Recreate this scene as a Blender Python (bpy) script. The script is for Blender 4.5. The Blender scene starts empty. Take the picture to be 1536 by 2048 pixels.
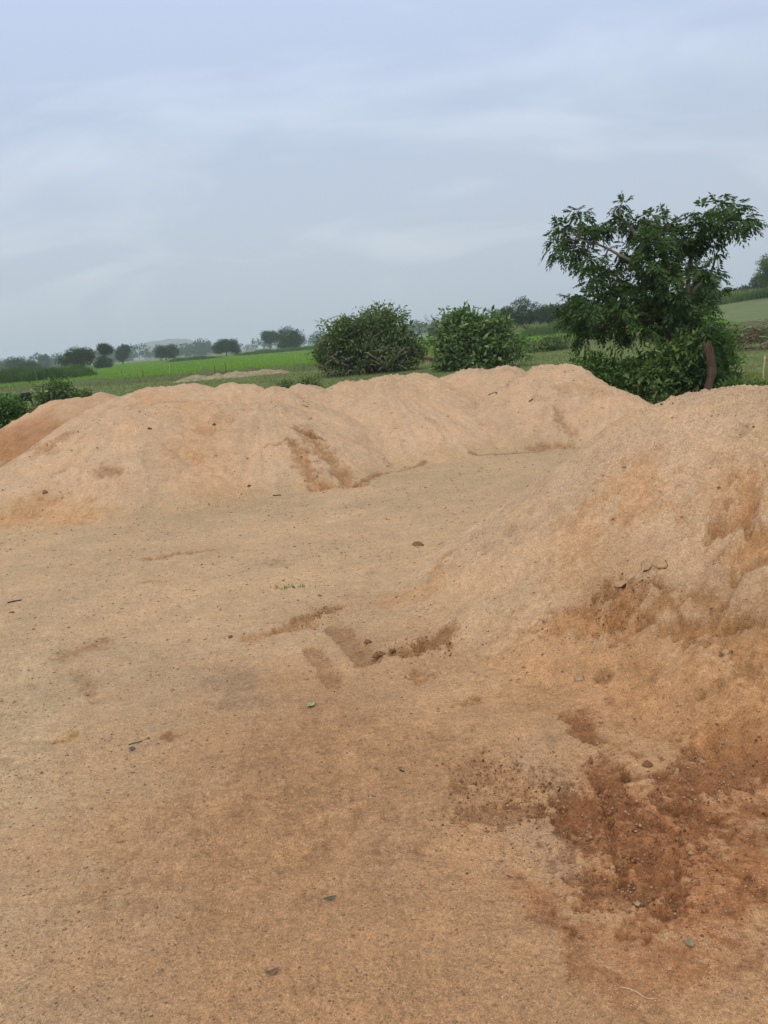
import bpy, bmesh, math, random
import numpy as np
random.seed(4); RNG = np.random.default_rng(4)
SC = bpy.context.scene
COL = SC.collection

# ------------------------------------------------------------------ camera, sky, sun, exposure
F = 1540.0; EYE = 1.6                                   # focal length in photo pixels, eye height in metres
ROLL = math.atan(.083); PITCH = math.atan((1024-676)*math.cos(ROLL)/F)
FW = np.array([0, math.cos(PITCH), -math.sin(PITCH)]); UU = np.array([0, math.sin(PITCH), math.cos(PITCH)])
RT = math.cos(ROLL)*np.array([1., 0, 0]) - math.sin(ROLL)*UU
UP = math.cos(ROLL)*UU + math.sin(ROLL)*np.array([1., 0, 0])
from mathutils import Matrix, Vector
cam = bpy.data.cameras.new('camera'); co = bpy.data.objects.new('camera', cam); COL.objects.link(co)
m3 = Matrix((RT, UP, -FW)).transposed()
co.matrix_world = Matrix.Translation((0, 0, EYE)) @ m3.to_4x4()
cam.sensor_fit = 'VERTICAL'; cam.sensor_height = 24.0; cam.lens = 24.0*F/2048
cam.clip_start = .05; cam.clip_end = 9000
SC.camera = co

SUN_EL, SUN_AZ = math.radians(52), math.radians(205)     # soft sun behind thin cloud, behind and left of the camera
w = bpy.data.worlds.new('World'); SC.world = w; w.use_nodes = True
nt = w.node_tree; N = nt.nodes; L = nt.links; N.clear()
out = N.new('ShaderNodeOutputWorld'); bg = N.new('ShaderNodeBackground'); L.new(bg.outputs[0], out.inputs[0])
sky = N.new('ShaderNodeTexSky'); sky.sky_type = 'NISHITA'; sky.sun_disc = False
sky.sun_elevation = SUN_EL; sky.sun_rotation = SUN_AZ; sky.air_density = 1.3; sky.dust_density = 3.0
tc = N.new('ShaderNodeTexCoord'); sep = N.new('ShaderNodeSeparateXYZ'); L.new(tc.outputs['Generated'], sep.inputs[0])
ramp = N.new('ShaderNodeValToRGB'); L.new(sep.outputs['Z'], ramp.inputs[0])
e = ramp.color_ramp.elements
e[0].position = 0.0; e[0].color = (.495, .555, .635, 1)
e[1].position = 1.0; e[1].color = (.80, .84, .92, 1)
for pos, c in ((.12, (.525, .59, .695)), (.25, (.53, .615, .775)), (.38, (.565, .67, .90)), (.6, (.68, .76, .95))):
    k = e.new(pos); k.color = (*c, 1)
mx = N.new('ShaderNodeMath'); mx.operation = 'MAXIMUM'; L.new(sep.outputs['Z'], mx.inputs[0]); mx.inputs[1].default_value = .07
add = N.new('ShaderNodeMath'); add.operation = 'ADD'; L.new(mx.outputs[0], add.inputs[0]); add.inputs[1].default_value = .28
dv = N.new('ShaderNodeVectorMath'); dv.operation = 'DIVIDE'; L.new(tc.outputs['Generated'], dv.inputs[0])
cmb = N.new('ShaderNodeCombineXYZ')
for i in range(3): L.new(add.outputs[0], cmb.inputs[i])
L.new(cmb.outputs[0], dv.inputs[1])
mp = N.new('ShaderNodeMapping'); L.new(dv.outputs[0], mp.inputs[0]); mp.inputs['Scale'].default_value = (.75, 1.3, .25); mp.inputs['Location'].default_value = (.6, 1.3, 0)
mp.inputs['Rotation'].default_value = (0, 0, .5)
no = N.new('ShaderNodeTexNoise'); L.new(mp.outputs[0], no.inputs[0]); no.inputs['Scale'].default_value = 1.9
no.inputs['Detail'].default_value = 7; no.inputs['Roughness'].default_value = .52; no.inputs['Distortion'].default_value = .5
cr = N.new('ShaderNodeValToRGB'); L.new(no.outputs[0], cr.inputs[0])
cr.color_ramp.elements[0].position = .50; cr.color_ramp.elements[0].color = (.985, .985, .99, 1)
cr.color_ramp.elements[1].position = .74; cr.color_ramp.elements[1].color = (1.24, 1.20, 1.13, 1)
mul = N.new('ShaderNodeMixRGB'); mul.blend_type = 'MULTIPLY'; mul.inputs[0].default_value = 1
L.new(ramp.outputs[0], mul.inputs[1]); L.new(cr.outputs[0], mul.inputs[2])
sk = N.new('ShaderNodeMixRGB'); sk.blend_type = 'MULTIPLY'; sk.inputs[0].default_value = 1; sk.inputs[2].default_value = (.1, .1, .1, 1)
L.new(sky.outputs[0], sk.inputs[1])
mixs = N.new('ShaderNodeMixRGB'); mixs.inputs[0].default_value = .9; L.new(sk.outputs[0], mixs.inputs[1]); L.new(mul.outputs[0], mixs.inputs[2])
L.new(mixs.outputs[0], bg.inputs[0]); bg.inputs[1].default_value = 1.08

sl = bpy.data.lights.new('sun', 'SUN'); sl.energy = 1.5; sl.angle = math.radians(26); sl.color = (1, .92, .80)
so = bpy.data.objects.new('sun', sl); COL.objects.link(so)
sd = Vector((math.sin(SUN_AZ)*math.cos(SUN_EL), math.cos(SUN_AZ)*math.cos(SUN_EL), math.sin(SUN_EL)))
so.rotation_euler = sd.to_track_quat('Z', 'Y').to_euler(); so.location = (0, -5, 20)
vs = SC.view_settings; vs.view_transform = 'Standard'; vs.look = 'None'; vs.exposure = 0; vs.gamma = 1; vs.use_curve_mapping = False
cy = SC.cycles; cy.use_denoising = True; cy.max_bounces = 5; cy.diffuse_bounces = 3; cy.transmission_bounces = 3; cy.volume_bounces = 1

# ------------------------------------------------------------------ helpers
def ray(x, y):
    d = FW*F + RT*(x-768) - UP*(y-1024); return d/math.hypot(d[0], d[1])
def G(x, y, z=0.0):
    d = ray(x, y); t = (z-EYE)/d[2]; return np.array([d[0]*t, d[1]*t, z])
def P(x, y, dist):
    d = ray(x, y); return np.array([d[0]*dist, d[1]*dist, EYE+d[2]*dist])
def mpp(dist): return dist/F                              # metres per photo pixel at a distance

def _h(ix, iy, s):
    n = (ix.astype(np.int64)*374761393 + iy.astype(np.int64)*668265263 + s*1442695041) & 0xffffffff
    n = ((n ^ (n >> 13))*1274126177) & 0xffffffff
    n = n ^ (n >> 16)
    return n
def perlin(x, y, s=0):
    x0 = np.floor(x); y0 = np.floor(y); fx = x-x0; fy = y-y0
    ix = x0.astype(np.int64); iy = y0.astype(np.int64)
    u = fx*fx*fx*(fx*(fx*6-15)+10); v = fy*fy*fy*(fy*(fy*6-15)+10)
    def g(a, b, dx, dy):
        an = _h(ix+a, iy+b, s).astype(np.float64)*(2*math.pi/4294967296.0)
        return np.cos(an)*dx + np.sin(an)*dy
    n00 = g(0, 0, fx, fy); n10 = g(1, 0, fx-1, fy); n01 = g(0, 1, fx, fy-1); n11 = g(1, 1, fx-1, fy-1)
    return ((n00*(1-u)+n10*u)*(1-v) + (n01*(1-u)+n11*u)*v)*1.5
def fbm(x, y, sc, oc=4, s=0, gain=.5):
    a = 1.0; t = 0.0; tot = 0.0
    for i in range(oc):
        t = t + a*perlin(x*sc, y*sc, s+i*7); tot += a; a *= gain; sc *= 2.03
    return t/tot
def sstep(a, b, x):
    t = np.clip((x-a)/(b-a), 0, 1); return t*t*(3-2*t)

def tag(o, label=None, cat=None, group=None, kind=None):
    if label: o['label'] = label
    if cat: o['category'] = cat
    if group: o['group'] = group
    if kind: o['kind'] = kind
    return o
def mesh(name, V, Fc, mat=None, smooth=False, col=None):
    V = np.asarray(V, dtype=np.float32); Fc = np.asarray(Fc, dtype=np.int32); k = Fc.shape[1]
    me = bpy.data.meshes.new(name)
    me.vertices.add(len(V)); me.vertices.foreach_set('co', V.ravel())
    me.loops.add(Fc.size); me.loops.foreach_set('vertex_index', Fc.ravel())
    me.polygons.add(len(Fc)); me.polygons.foreach_set('loop_start', np.arange(len(Fc), dtype=np.int32)*k)
    me.polygons.foreach_set('loop_total', np.full(len(Fc), k, dtype=np.int32))
    if smooth: me.polygons.foreach_set('use_smooth', np.ones(len(Fc), dtype=bool))
    if mat: me.materials.append(mat)
    if col is not None:
        ca = me.color_attributes.new('Col', 'FLOAT_COLOR', 'POINT')
        c4 = np.ones((len(V), 4), dtype=np.float32); c4[:, :3] = col
        ca.data.foreach_set('color', c4.ravel())
    me.update(calc_edges=True); me.validate()
    return me
def link(name, me, parent=None, loc=None):
    o = bpy.data.objects.new(name, me); COL.objects.link(o)
    if parent: o.parent = parent
    if loc is not None: o.location = loc
    return o
def empty(name, loc=(0, 0, 0), rz=0):
    o = bpy.data.objects.new(name, None); COL.objects.link(o); o.location = loc; o.rotation_euler = (0, 0, rz); o.empty_display_size = .2
    return o
def gridfaces(nr, nc):
    i = np.arange(nr-1)[:, None]*nc + np.arange(nc-1)[None, :]
    return np.stack([i, i+1, i+nc+1, i+nc], -1).reshape(-1, 4)
def copy_tree(o, loc, rz=0, sc=1.0, label=None):
    c = o.copy(); COL.objects.link(c); c.location = loc; c.rotation_euler = (0, 0, rz); c.scale = (sc, sc, sc) if not isinstance(sc, tuple) else sc
    if label: c['label'] = label
    for ch in o.children:
        d = ch.copy(); COL.objects.link(d); d.parent = c
    return c

# ------------------------------------------------------------------ materials
def newmat(name):
    m = bpy.data.materials.new(name); m.use_nodes = True; t = m.node_tree
    b = t.nodes['Principled BSDF']; b.inputs['Specular IOR Level'].default_value = .2
    return m, t, t.nodes, t.links, b
def mat_sand(name='sand'):
    m, t, n, l, b = newmat(name)
    at = n.new('ShaderNodeAttribute'); at.attribute_name = 'Col'
    tx = n.new('ShaderNodeTexCoord')
    cur = at.outputs['Color']
    for sc, lo, hi, det, p0, p1 in ((420, .66, 1.38, 2, .33, .67), (110, .80, 1.22, 3, .34, .66), (38, .90, 1.10, 4, .36, .64), (11, .93, 1.07, 5, .34, .66), (2.6, .92, 1.08, 5, .3, .7)):
        ns = n.new('ShaderNodeTexNoise'); ns.inputs['Scale'].default_value = sc; ns.inputs['Detail'].default_value = det; ns.inputs['Roughness'].default_value = .65
        l.new(tx.outputs['Object'], ns.inputs['Vector'])
        r = n.new('ShaderNodeMapRange'); r.inputs[1].default_value = p0; r.inputs[2].default_value = p1; r.inputs[3].default_value = lo; r.inputs[4].default_value = hi
        l.new(ns.outputs[0], r.inputs[0])
        mm = n.new('ShaderNodeMixRGB'); mm.blend_type = 'MULTIPLY'; mm.inputs[0].default_value = 1
        l.new(cur, mm.inputs[1]); l.new(r.outputs[0], mm.inputs[2]); cur = mm.outputs[0]
    # scattered pale and dark grains
    for sc, th, c in ((230, .05, (.72, .62, .50, 1)), (190, .025, (.14, .08, .045, 1))):
        vo = n.new('ShaderNodeTexVoronoi'); vo.inputs['Scale'].default_value = sc; l.new(tx.outputs['Object'], vo.inputs['Vector'])
        sp = n.new('ShaderNodeSeparateXYZ'); l.new(vo.outputs['Color'], sp.inputs[0])
        pick = n.new('ShaderNodeMath'); pick.operation = 'LESS_THAN'; l.new(sp.outputs[0], pick.inputs[0]); pick.inputs[1].default_value = th
        near = n.new('ShaderNodeMath'); near.operation = 'LESS_THAN'; l.new(vo.outputs['Distance'], near.inputs[0]); near.inputs[1].default_value = .33
        an = n.new('ShaderNodeMath'); an.operation = 'MULTIPLY'; l.new(pick.outputs[0], an.inputs[0]); l.new(near.outputs[0], an.inputs[1])
        am = n.new('ShaderNodeMath'); am.operation = 'MULTIPLY'; l.new(an.outputs[0], am.inputs[0]); am.inputs[1].default_value = .6
        mm = n.new('ShaderNodeMixRGB'); l.new(am.outputs[0], mm.inputs[0]); l.new(cur, mm.inputs[1]); mm.inputs[2].default_value = c; cur = mm.outputs[0]
    l.new(cur, b.inputs['Base Color']); b.inputs['Roughness'].default_value = .93; b.inputs['Specular IOR Level'].default_value = .12
    hb = None
    for sc, amp in ((240, .6), (80, 1.0), (22, .55)):
        ns = n.new('ShaderNodeTexNoise'); ns.inputs['Scale'].default_value = sc; ns.inputs['Detail'].default_value = 4; ns.inputs['Roughness'].default_value = .6
        l.new(tx.outputs['Object'], ns.inputs['Vector'])
        bp = n.new('ShaderNodeBump'); bp.inputs['Strength'].default_value = amp; bp.inputs['Distance'].default_value = .55/sc
        l.new(ns.outputs[0], bp.inputs['Height'])
        if hb: l.new(hb, bp.inputs['Normal'])
        hb = bp.outputs[0]
    l.new(hb, b.inputs['Normal'])
    return m
SAND = mat_sand()

def mat_noise(name, cols, scales, rough=.9, bump=0.0, bscale=20, stretch=(1, 1, 1)):
    m, t, n, l, b = newmat(name)
    tx = n.new('ShaderNodeTexCoord'); mp_ = n.new('ShaderNodeMapping'); mp_.inputs['Scale'].default_value = stretch
    l.new(tx.outputs['Object'], mp_.inputs[0])
    cur = None
    for i, sc in enumerate(scales):
        ns = n.new('ShaderNodeTexNoise'); ns.inputs['Scale'].default_value = sc; ns.inputs['Detail'].default_value = 6; ns.inputs['Roughness'].default_value = .62
        l.new(mp_.outputs[0], ns.inputs['Vector'])
        r = n.new('ShaderNodeMapRange'); r.inputs[1].default_value = .36; r.inputs[2].default_value = .64; l.new(ns.outputs[0], r.inputs[0])
        mm = n.new('ShaderNodeMixRGB'); l.new(r.outputs[0], mm.inputs[0])
        if cur is None: mm.inputs[1].default_value = (*cols[0], 1)
        else: l.new(cur, mm.inputs[1])
        mm.inputs[2].default_value = (*cols[i+1], 1)
        if i: 
            h = n.new('ShaderNodeMath'); h.operation = 'MULTIPLY'; h.inputs[1].default_value = .55; l.new(r.outputs[0], h.inputs[0]); l.new(h.outputs[0], mm.inputs[0])
        cur = mm.outputs[0]
    l.new(cur, b.inputs['Base Color']); b.inputs['Roughness'].default_value = rough
    if bump:
        ns = n.new('ShaderNodeTexNoise'); ns.inputs['Scale'].default_value = bscale; ns.inputs['Detail'].default_value = 5; l.new(tx.outputs['Object'], ns.inputs['Vector'])
        bp = n.new('ShaderNodeBump'); bp.inputs['Strength'].default_value = bump; bp.inputs['Distance'].default_value = 1.0/bscale; l.new(ns.outputs[0], bp.inputs['Height']); l.new(bp.outputs[0], b.inputs['Normal'])
    return m
def mat_leaf(name, c0, c1, c2=None, trans=.35, rough=.55, gain=(1.45, 1.3, 1.15)):
    c0, c1, c2 = [None if c is None else tuple(a*b for a, b in zip(c, gain)) for c in (c0, c1, c2)]
    m, t, n, l, b = newmat(name)
    ge = n.new('ShaderNodeNewGeometry'); r = n.new('ShaderNodeValToRGB'); l.new(ge.outputs['Random Per Island'], r.inputs[0])
    r.color_ramp.elements[0].color = (*c0, 1); r.color_ramp.elements[1].color = (*c1, 1); r.color_ramp.elements[1].position = .9 if c2 else 1
    if c2: k = r.color_ramp.elements.new(1.0); k.color = (*c2, 1)
    l.new(r.outputs[0], b.inputs['Base Color']); b.inputs['Roughness'].default_value = rough; b.inputs['Specular IOR Level'].default_value = .12
    tr = n.new('ShaderNodeBsdfTranslucent'); g = n.new('ShaderNodeMixRGB'); g.blend_type = 'MULTIPLY'; g.inputs[0].default_value = 1; g.inputs[2].default_value = (1.0, 1.15, .5, 1)
    l.new(r.outputs[0], g.inputs[1]); l.new(g.outputs[0], tr.inputs[0])
    mx_ = n.new('ShaderNodeMixShader'); mx_.inputs[0].default_value = trans; l.new(b.outputs[0], mx_.inputs[1]); l.new(tr.outputs[0], mx_.inputs[2])
    l.new(mx_.outputs[0], n['Material Output'].inputs[0])
    return m
def mat_plain(name, c, rough=.85): 
    return mat_noise(name, (tuple(v*.7 for v in c), c, tuple(min(1, v*1.3) for v in c)), (9, 40), rough, .4, 30)

M_TREE = mat_leaf('tree_leaf', (.026, .058, .024), (.062, .120, .042), (.11, .165, .06))
M_TREE2 = mat_leaf('crown_leaf', (.018, .044, .017), (.042, .085, .028))
M_BUSH = mat_leaf('bush_leaf', (.052, .092, .034), (.118, .175, .064), (.19, .24, .11))
M_BROAD = mat_leaf('broad_leaf', (.046, .100, .032), (.118, .195, .064), (.25, .32, .17))
M_WEED = mat_leaf('weed_leaf', (.036, .095, .024), (.090, .180, .050), (.12, .20, .065))
M_PALE = mat_leaf('pale_weed_leaf', (.05, .09, .03), (.10, .16, .055), (.45, .50, .36))
M_GRASS = mat_leaf('grass_blade', (.095, .145, .042), (.175, .225, .075), (.25, .26, .12), .25, .7)
M_RICE = mat_leaf('rice_blade', (.110, .215, .036), (.170, .290, .054), None, .4, .6)
M_REED = mat_leaf('tall_grass_blade', (.045, .10, .028), (.09, .16, .045), None, .3, .6)
M_DRY = mat_leaf('dry_grass_blade', (.22, .13, .06), (.36, .24, .12), None, .2, .8, (1, 1, 1))
M_BARK = mat_plain('bark', (.095, .080, .062)); M_PALEBARK = mat_plain('pale_bark', (.19, .175, .15)); M_RED = mat_noise('stripped_wood', ((.06, .038, .027), (.135, .080, .054), (.10, .075, .055)), (14, 60), .85, .8, 40, (1, 1, .15))
M_TWIG = mat_plain('dead_twig', (.30, .25, .21)); M_DARK = mat_plain('dark_stick', (.06, .045, .035)); M_STRAW = mat_plain('straw', (.55, .42, .26))
M_BLACK = mat_plain('black_hair', (.012, .011, .012), .7)
M_EARTH = mat_noise('earth', ((.33, .25, .15), (.46, .37, .24), (.12, .13, .055)), (3, 5), .95, .8, 12)
M_REDEARTH = mat_noise('red_earth', ((.25, .13, .08), (.34, .20, .125)), (5,), .95, .8, 15)
M_VERGE = mat_noise('verge_turf', ((.135, .175, .056), (.200, .215, .090), (.100, .140, .046)), (.35, 2.6), .95, .9, 9)
M_PADDY = mat_noise('rice_canopy', ((.175, .310, .052), (.215, .350, .066), (.140, .255, .046)), (.10, .8), .9, .9, 6, (1, .35, 1))
M_RISE = mat_noise('dry_pasture', ((.066, .098, .034), (.125, .135, .058), (.042, .074, .025)), (.05, .35), .95, .8, 3, (.35, 1, 1))
M_HILL = mat_noise('hill_scrub', ((.06, .08, .045), (.12, .13, .08), (.04, .06, .035)), (.02, .12), .95)

# ------------------------------------------------------------------ terrain heights
def terr(x, y):
    r = np.hypot(x, y)
    z = -.03 + .05*fbm(x, y, .18, 3, 50)*sstep(8, 20, r)
    z = z + 4.2*sstep(16, 75, x)*sstep(38, 125, y)*(1-.2*sstep(200, 500, y))
    return z
def sand_base(x, y, fine=True):
    z = .030*fbm(x, y, .45, 3, 1) + .012*fbm(x, y, 1.9, 3, 2)
    # wheel-scuffed streaks across the yard
    z = z + .012*fbm(x*.35+y*.10, y*1.6-x*.35, 1.7, 3, 3) + .007*fbm(x*.6+y*.2, y*4.5-x*1.1, 1.6, 3, 8)
    bm = np.exp(-((y-(8.75+.08*x+.12*np.sin(x*2)))/.30)**2)*sstep(-1.4, -3.2, x)*(1-sstep(-6.2, -8, x))
    z = z + .16*bm
    if fine:
        rough = .35 + .65*sstep(-.05, .35, fbm(x, y, .8, 3, 9))
        crumb = .25 + .75*sstep(.0, .30, fbm(x, y, 1.1, 3, 12))
        z = z + rough*.008*fbm(x, y, 7, 4, 4, .6) + crumb*(.010*fbm(x, y, 19, 2, 6, .6) + .008*fbm(x, y, 45, 2, 5, .6))
    return z
# heaps: crest points given as (photo x, photo y, metres away), flank slope, crest rounding, toe softness
HEAPS = {}
def heap(key, pts, slope, rnd, toe):
    HEAPS[key] = dict(c=np.array([P(*p) for p in pts]), s=slope, r=rnd, k=toe, pts=pts)
heap('orange', [(205, 786, 15.6), (190, 785, 15.5), (140, 791, 15.8), (105, 796, 16.2), (62, 829, 17.4), (25, 849, 18.6), (-40, 854, 20)], .55, .18, .022)
heap('back_left', [(405, 772, 13.4), (365, 766, 13.8), (300, 773, 14.0), (255, 786, 13.6)], .52, .35, .03)
heap('left_front', [(425, 797, 10.6), (340, 800, 10.7), (255, 812, 10.6), (150, 862, 10.5), (60, 925, 10.3)], .50, .26, .022)
heap('ridge_one', [(448, 765, 12.7), (498, 766, 12.8)], .62, .22, .022)
heap('ridge_two', [(553, 765, 12.6)], .62, .22, .022)
heap('ridge_three', [(601, 763, 12.2)], .60, .24, .022)
heap('scarred', [(556, 780, 10.9), (520, 800, 10.3), (490, 816, 10.1)], .56, .18, .02)
heap('smooth', [(694, 758, 12.4), (770, 750, 12.1), (825, 748, 12.3), (760, 788, 11.3)], .52, .28, .02)
heap('back_mid', [(908, 746, 13.2), (940, 735, 13.2), (1008, 729, 13.2)], .66, .26, .022)
heap('peaked', [(1094, 724, 12.1), (1140, 724, 12.0), (1055, 752, 11.7)], .64, .12, .018)
heap('spur', [(1196, 763, 11.5), (1222, 776, 11.4), (1246, 798, 11.2)], .66, .14, .02)
heap('near_right', [(1375, 799, 5.1), (1438, 786, 5.15), (1560, 770, 5.0), (1750, 760, 4.9), (2000, 770, 4.6), (2400, 900, 4.0)], .74, .40, .06)

def warp(x, y):
    return (x + .20*fbm(x, y, .9, 3, 20) + .05*fbm(x, y, 3.8, 3, 26), y + .20*fbm(x, y, .9, 3, 21) + .05*fbm(x, y, 3.8, 3, 27))
def heap_raw(key, x, y, wxy=None):
    h = HEAPS[key]; hs = []
    # domain warp keeps the flanks from being perfect cones
    wx, wy = wxy or warp(x, y)
    for cx, cy_, cz in h['c']:
        d = np.sqrt((wx-cx)**2 + (wy-cy_)**2 + h['r']**2) - h['r']
        hs.append(cz - h['s']*d)
    hs = np.stack(hs); K = 14.0; mxh = hs.max(0)
    v = mxh + np.log(np.exp(K*(hs-mxh)).sum(0))/K - .03
    return v
def heap_h(key, x, y):
    h = HEAPS[key]; v = heap_raw(key, x, y); k = h['k']
    up = sstep(.02, .35, v)
    # gullies running down the flank and slumps
    ang = np.arctan2(y-h['c'][:, 1].mean(), x-h['c'][:, 0].mean())
    v = v + up*(.030*fbm(x, y, 1.5, 4, 23) + .048*fbm(ang*7, v*1.1, 1.6, 3, 24) + .034*np.abs(fbm(ang*16, v*1.3, 1.6, 2, 28)) + .012*fbm(x, y, 7, 3, 25, .6))
    return np.where(v/k > 30, v, k*np.log1p(np.exp(np.clip(v/k, -40, 30)))) 
def heaps_max(x, y):
    m = np.zeros_like(x)
    for k in HEAPS: m = np.maximum(m, heap_h(k, x, y))
    return m
def S(px, py, lo=1.2, hi=24):
    """first hit of a photo ray with the sand"""
    d = ray(px, py); t = np.concatenate([np.arange(lo, 9, .01), np.arange(9, hi, .02)])
    x = d[0]*t; y = d[1]*t; z = EYE + d[2]*t
    wxy = warp(x, y); g = sand_base(x, y, False) + np.maximum(np.max([heap_raw(k, x, y, wxy) for k in HEAPS], 0)-.01, 0)
    i = np.argmax(z < g)
    if z[i] >= g[i]: return G(px, py)
    return np.array([x[i], y[i], g[i]])

# ------------------------------------------------------------------ damp patches, scars and stains (colour and depth with their own shape)
C_DRY = np.array([.522, .354, .214]); C_YARD = np.array([.480, .322, .180]); C_BROWN = np.array([.392, .215, .100])
C_ORANGE = np.array([.410, .205, .082]); C_RUST = np.array([.215, .092, .036]); C_GREY = np.array([.375, .240, .140]); C_PINK=np.array([.42,.22,.12])
PATCH = []   # (pts Nx2, radius, colour, strength, dz)
def patch(pxs, rad, colr, st=.8, dz=0.0, ragged=.55):
    PATCH.append((np.array([S(*p)[:2] for p in pxs]), rad, colr, st, dz, ragged))
# slump scar on the middle heap
patch([(605, 858), (640, 900), (690, 955), (715, 972)], .10, C_ORANGE*.85, .75, -.035)
patch([(590, 890), (605, 925), (625, 955), (640, 975)], .085, C_ORANGE*.85, .75, -.03)
patch([(640, 975), (680, 972), (720, 965)], .08, C_ORANGE, .7, -.01)
patch([(598, 856), (625, 866), (650, 880)], .03, C_RUST, .75, -.03)
patch([(530, 890), (560, 890), (572, 878), (590, 875)], .018, C_RUST*1.3, .7, -.02)
patch([(1115, 825), (1125, 850), (1150, 868)], .06, C_BROWN*.8, .65, -.03)
patch([(1070, 895), (1110, 893), (1140, 890)], .06, C_BROWN*.75, .7, -.02)
patch([(1130, 780), (1160, 772), (1200, 785)], .10, C_BROWN, .35)
patch([(940, 903), (1060, 904), (1110, 902)], .035, C_ORANGE*.6, .75, -.012)
patch([(700, 970), (760, 948), (850, 922)], .03, C_ORANGE*.6, .7, -.01)
for a in ((120, 1035, .22), (60, 1030, .2), (180, 1030, .18), (20, 1045, .15)): patch([a[:2]], a[2], C_ORANGE*1.2, .4)
patch([(205, 945), (230, 942)], .07, C_BROWN*.8, .6, -.03)
patch([(385, 910), (400, 920)], .07, C_ORANGE, .5); patch([(350, 905), (330, 915)], .06, C_ORANGE, .4)
patch([(400, 855), (420, 860)], .08, C_BROWN, .5, -.02)
patch([(300, 800), (420, 850), (380, 900), (440, 960)], .30, C_ORANGE*1.25, .30)
patch([(20, 880), (120, 876)], .16, C_ORANGE*.85, .6, -.03); patch([(0, 905), (90, 900)], .10, C_ORANGE*.9, .5, -.02)
# yard
patch([(300, 1118), (345, 1110), (420, 1100)], .035, C_ORANGE*.85, .8, -.008); patch([(290, 1165), (335, 1163)], .03, C_BROWN, .7)
patch([(640, 1225), (680, 1215), (600, 1240), (560, 1262)], .045, C_ORANGE*.75, .85, -.02)
patch([(500, 1275), (560, 1262), (620, 1250)], .05, C_ORANGE, .7, -.01)
patch([(672, 1258), (700, 1288), (735, 1320)], .055, C_BROWN*.78, .75, -.022, .22); patch([(625, 1300), (648, 1335), (670, 1370)], .042, C_BROWN*.8, .7, -.018, .22)
patch([(720, 1328), (755, 1315)], .03, C_BROWN*.78, .7, -.012, .25)
patch([(540, 1125), (565, 1130)], .06, C_GREY*.75, .6); patch([(745, 1142)], .05, C_GREY*.7, .7)
patch([(130, 1310), (200, 1285), (170, 1300)], .06, C_BROWN*.9, .7, -.008); patch([(150, 1340), (175, 1370), (190, 1400)], .03, C_BROWN*.9, .5, -.008)
patch([(130, 1480)], .05, np.array([.36, .20, .06]), .7, -.008); patch([(330, 1473), (350, 1473)], .022, C_ORANGE*.75, .85)
patch([(450, 1380), (480, 1350), (470, 1400)], .09, C_GREY*.8, .5)
patch([(600, 1480), (500, 1620), (650, 1700), (350, 1700)], .22, C_BROWN*.95, .55); patch([(800, 1520), (900, 1580), (700, 1600)], .20, C_BROWN*.9, .5)
patch([(950, 1540), (1010, 1560), (1080, 1570)], .08, C_ORANGE*.8, .4, -.006); patch([(930, 1640), (1000, 1635), (1060, 1620)], .04, C_ORANGE*.65, .6, -.010)
# near heap: crust broken away, damp orange sand below
patch([(830, 1300), (860, 1285), (890, 1268)], .06, C_ORANGE*.75, .9, -.03); patch([(790, 1305), (830, 1290)], .035, C_ORANGE*.75, .8, -.02)
patch([(885, 1110), (900, 1100), (870, 1140)], .05, C_ORANGE*.9, .6, -.02); patch([(860, 1170), (830, 1190), (790, 1200)], .13, C_ORANGE*1.2, .4)
patch([(1430, 1060), (1460, 1048), (1490, 1040)], .055, C_ORANGE*.75, .9, -.028)
patch([(1490, 1090), (1536, 1085), (1470, 1105), (1580, 1090)], .07, C_ORANGE*.95, .85, -.028)
patch([(1240, 1180), (1260, 1195), (1250, 1215)], .07, C_ORANGE*.8, .85, -.03)
patch([(1110, 1240), (1180, 1235), (1250, 1250)], .075, C_ORANGE*1.05, .75, -.03)
patch([(1330, 1210), (1390, 1195)], .08, C_ORANGE*.8, .65); patch([(1300, 1230), (1340, 1200)], .04, C_ORANGE*.8, .7)
patch([(1300, 1240), (1350, 1255), (1420, 1250), (1440, 1235), (1480, 1235), (1560, 1230)], .04, C_ORANGE*.75, .85, -.028)
patch([(1500, 1280), (1560, 1300)], .12, C_ORANGE, .7, -.02); patch([(1230, 1320), (1080, 1330), (1400, 1400)], .26, C_ORANGE*1.1, .45)
patch([(1205, 1365)], .04, C_ORANGE*.65, .8, -.015); patch([(1210, 1160)], .03, C_ORANGE*.7, .8, -.015)
patch([(840, 1358)], .045, C_ORANGE*.8, .7, -.01); patch([(920, 1408), (945, 1400)], .03, C_ORANGE*.7, .7, -.008)
patch([(1270, 980), (1280, 1010), (1265, 960)], .12, C_ORANGE*1.25, .5); patch([(1160, 1090), (1150, 1070)], .13, C_ORANGE*1.3, .4)
patch([(1490, 960), (1495, 990)], .05, C_BROWN, .6, -.02); patch([(1450, 1000), (1460, 970)], .15, C_ORANGE*1.3, .4)
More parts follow.
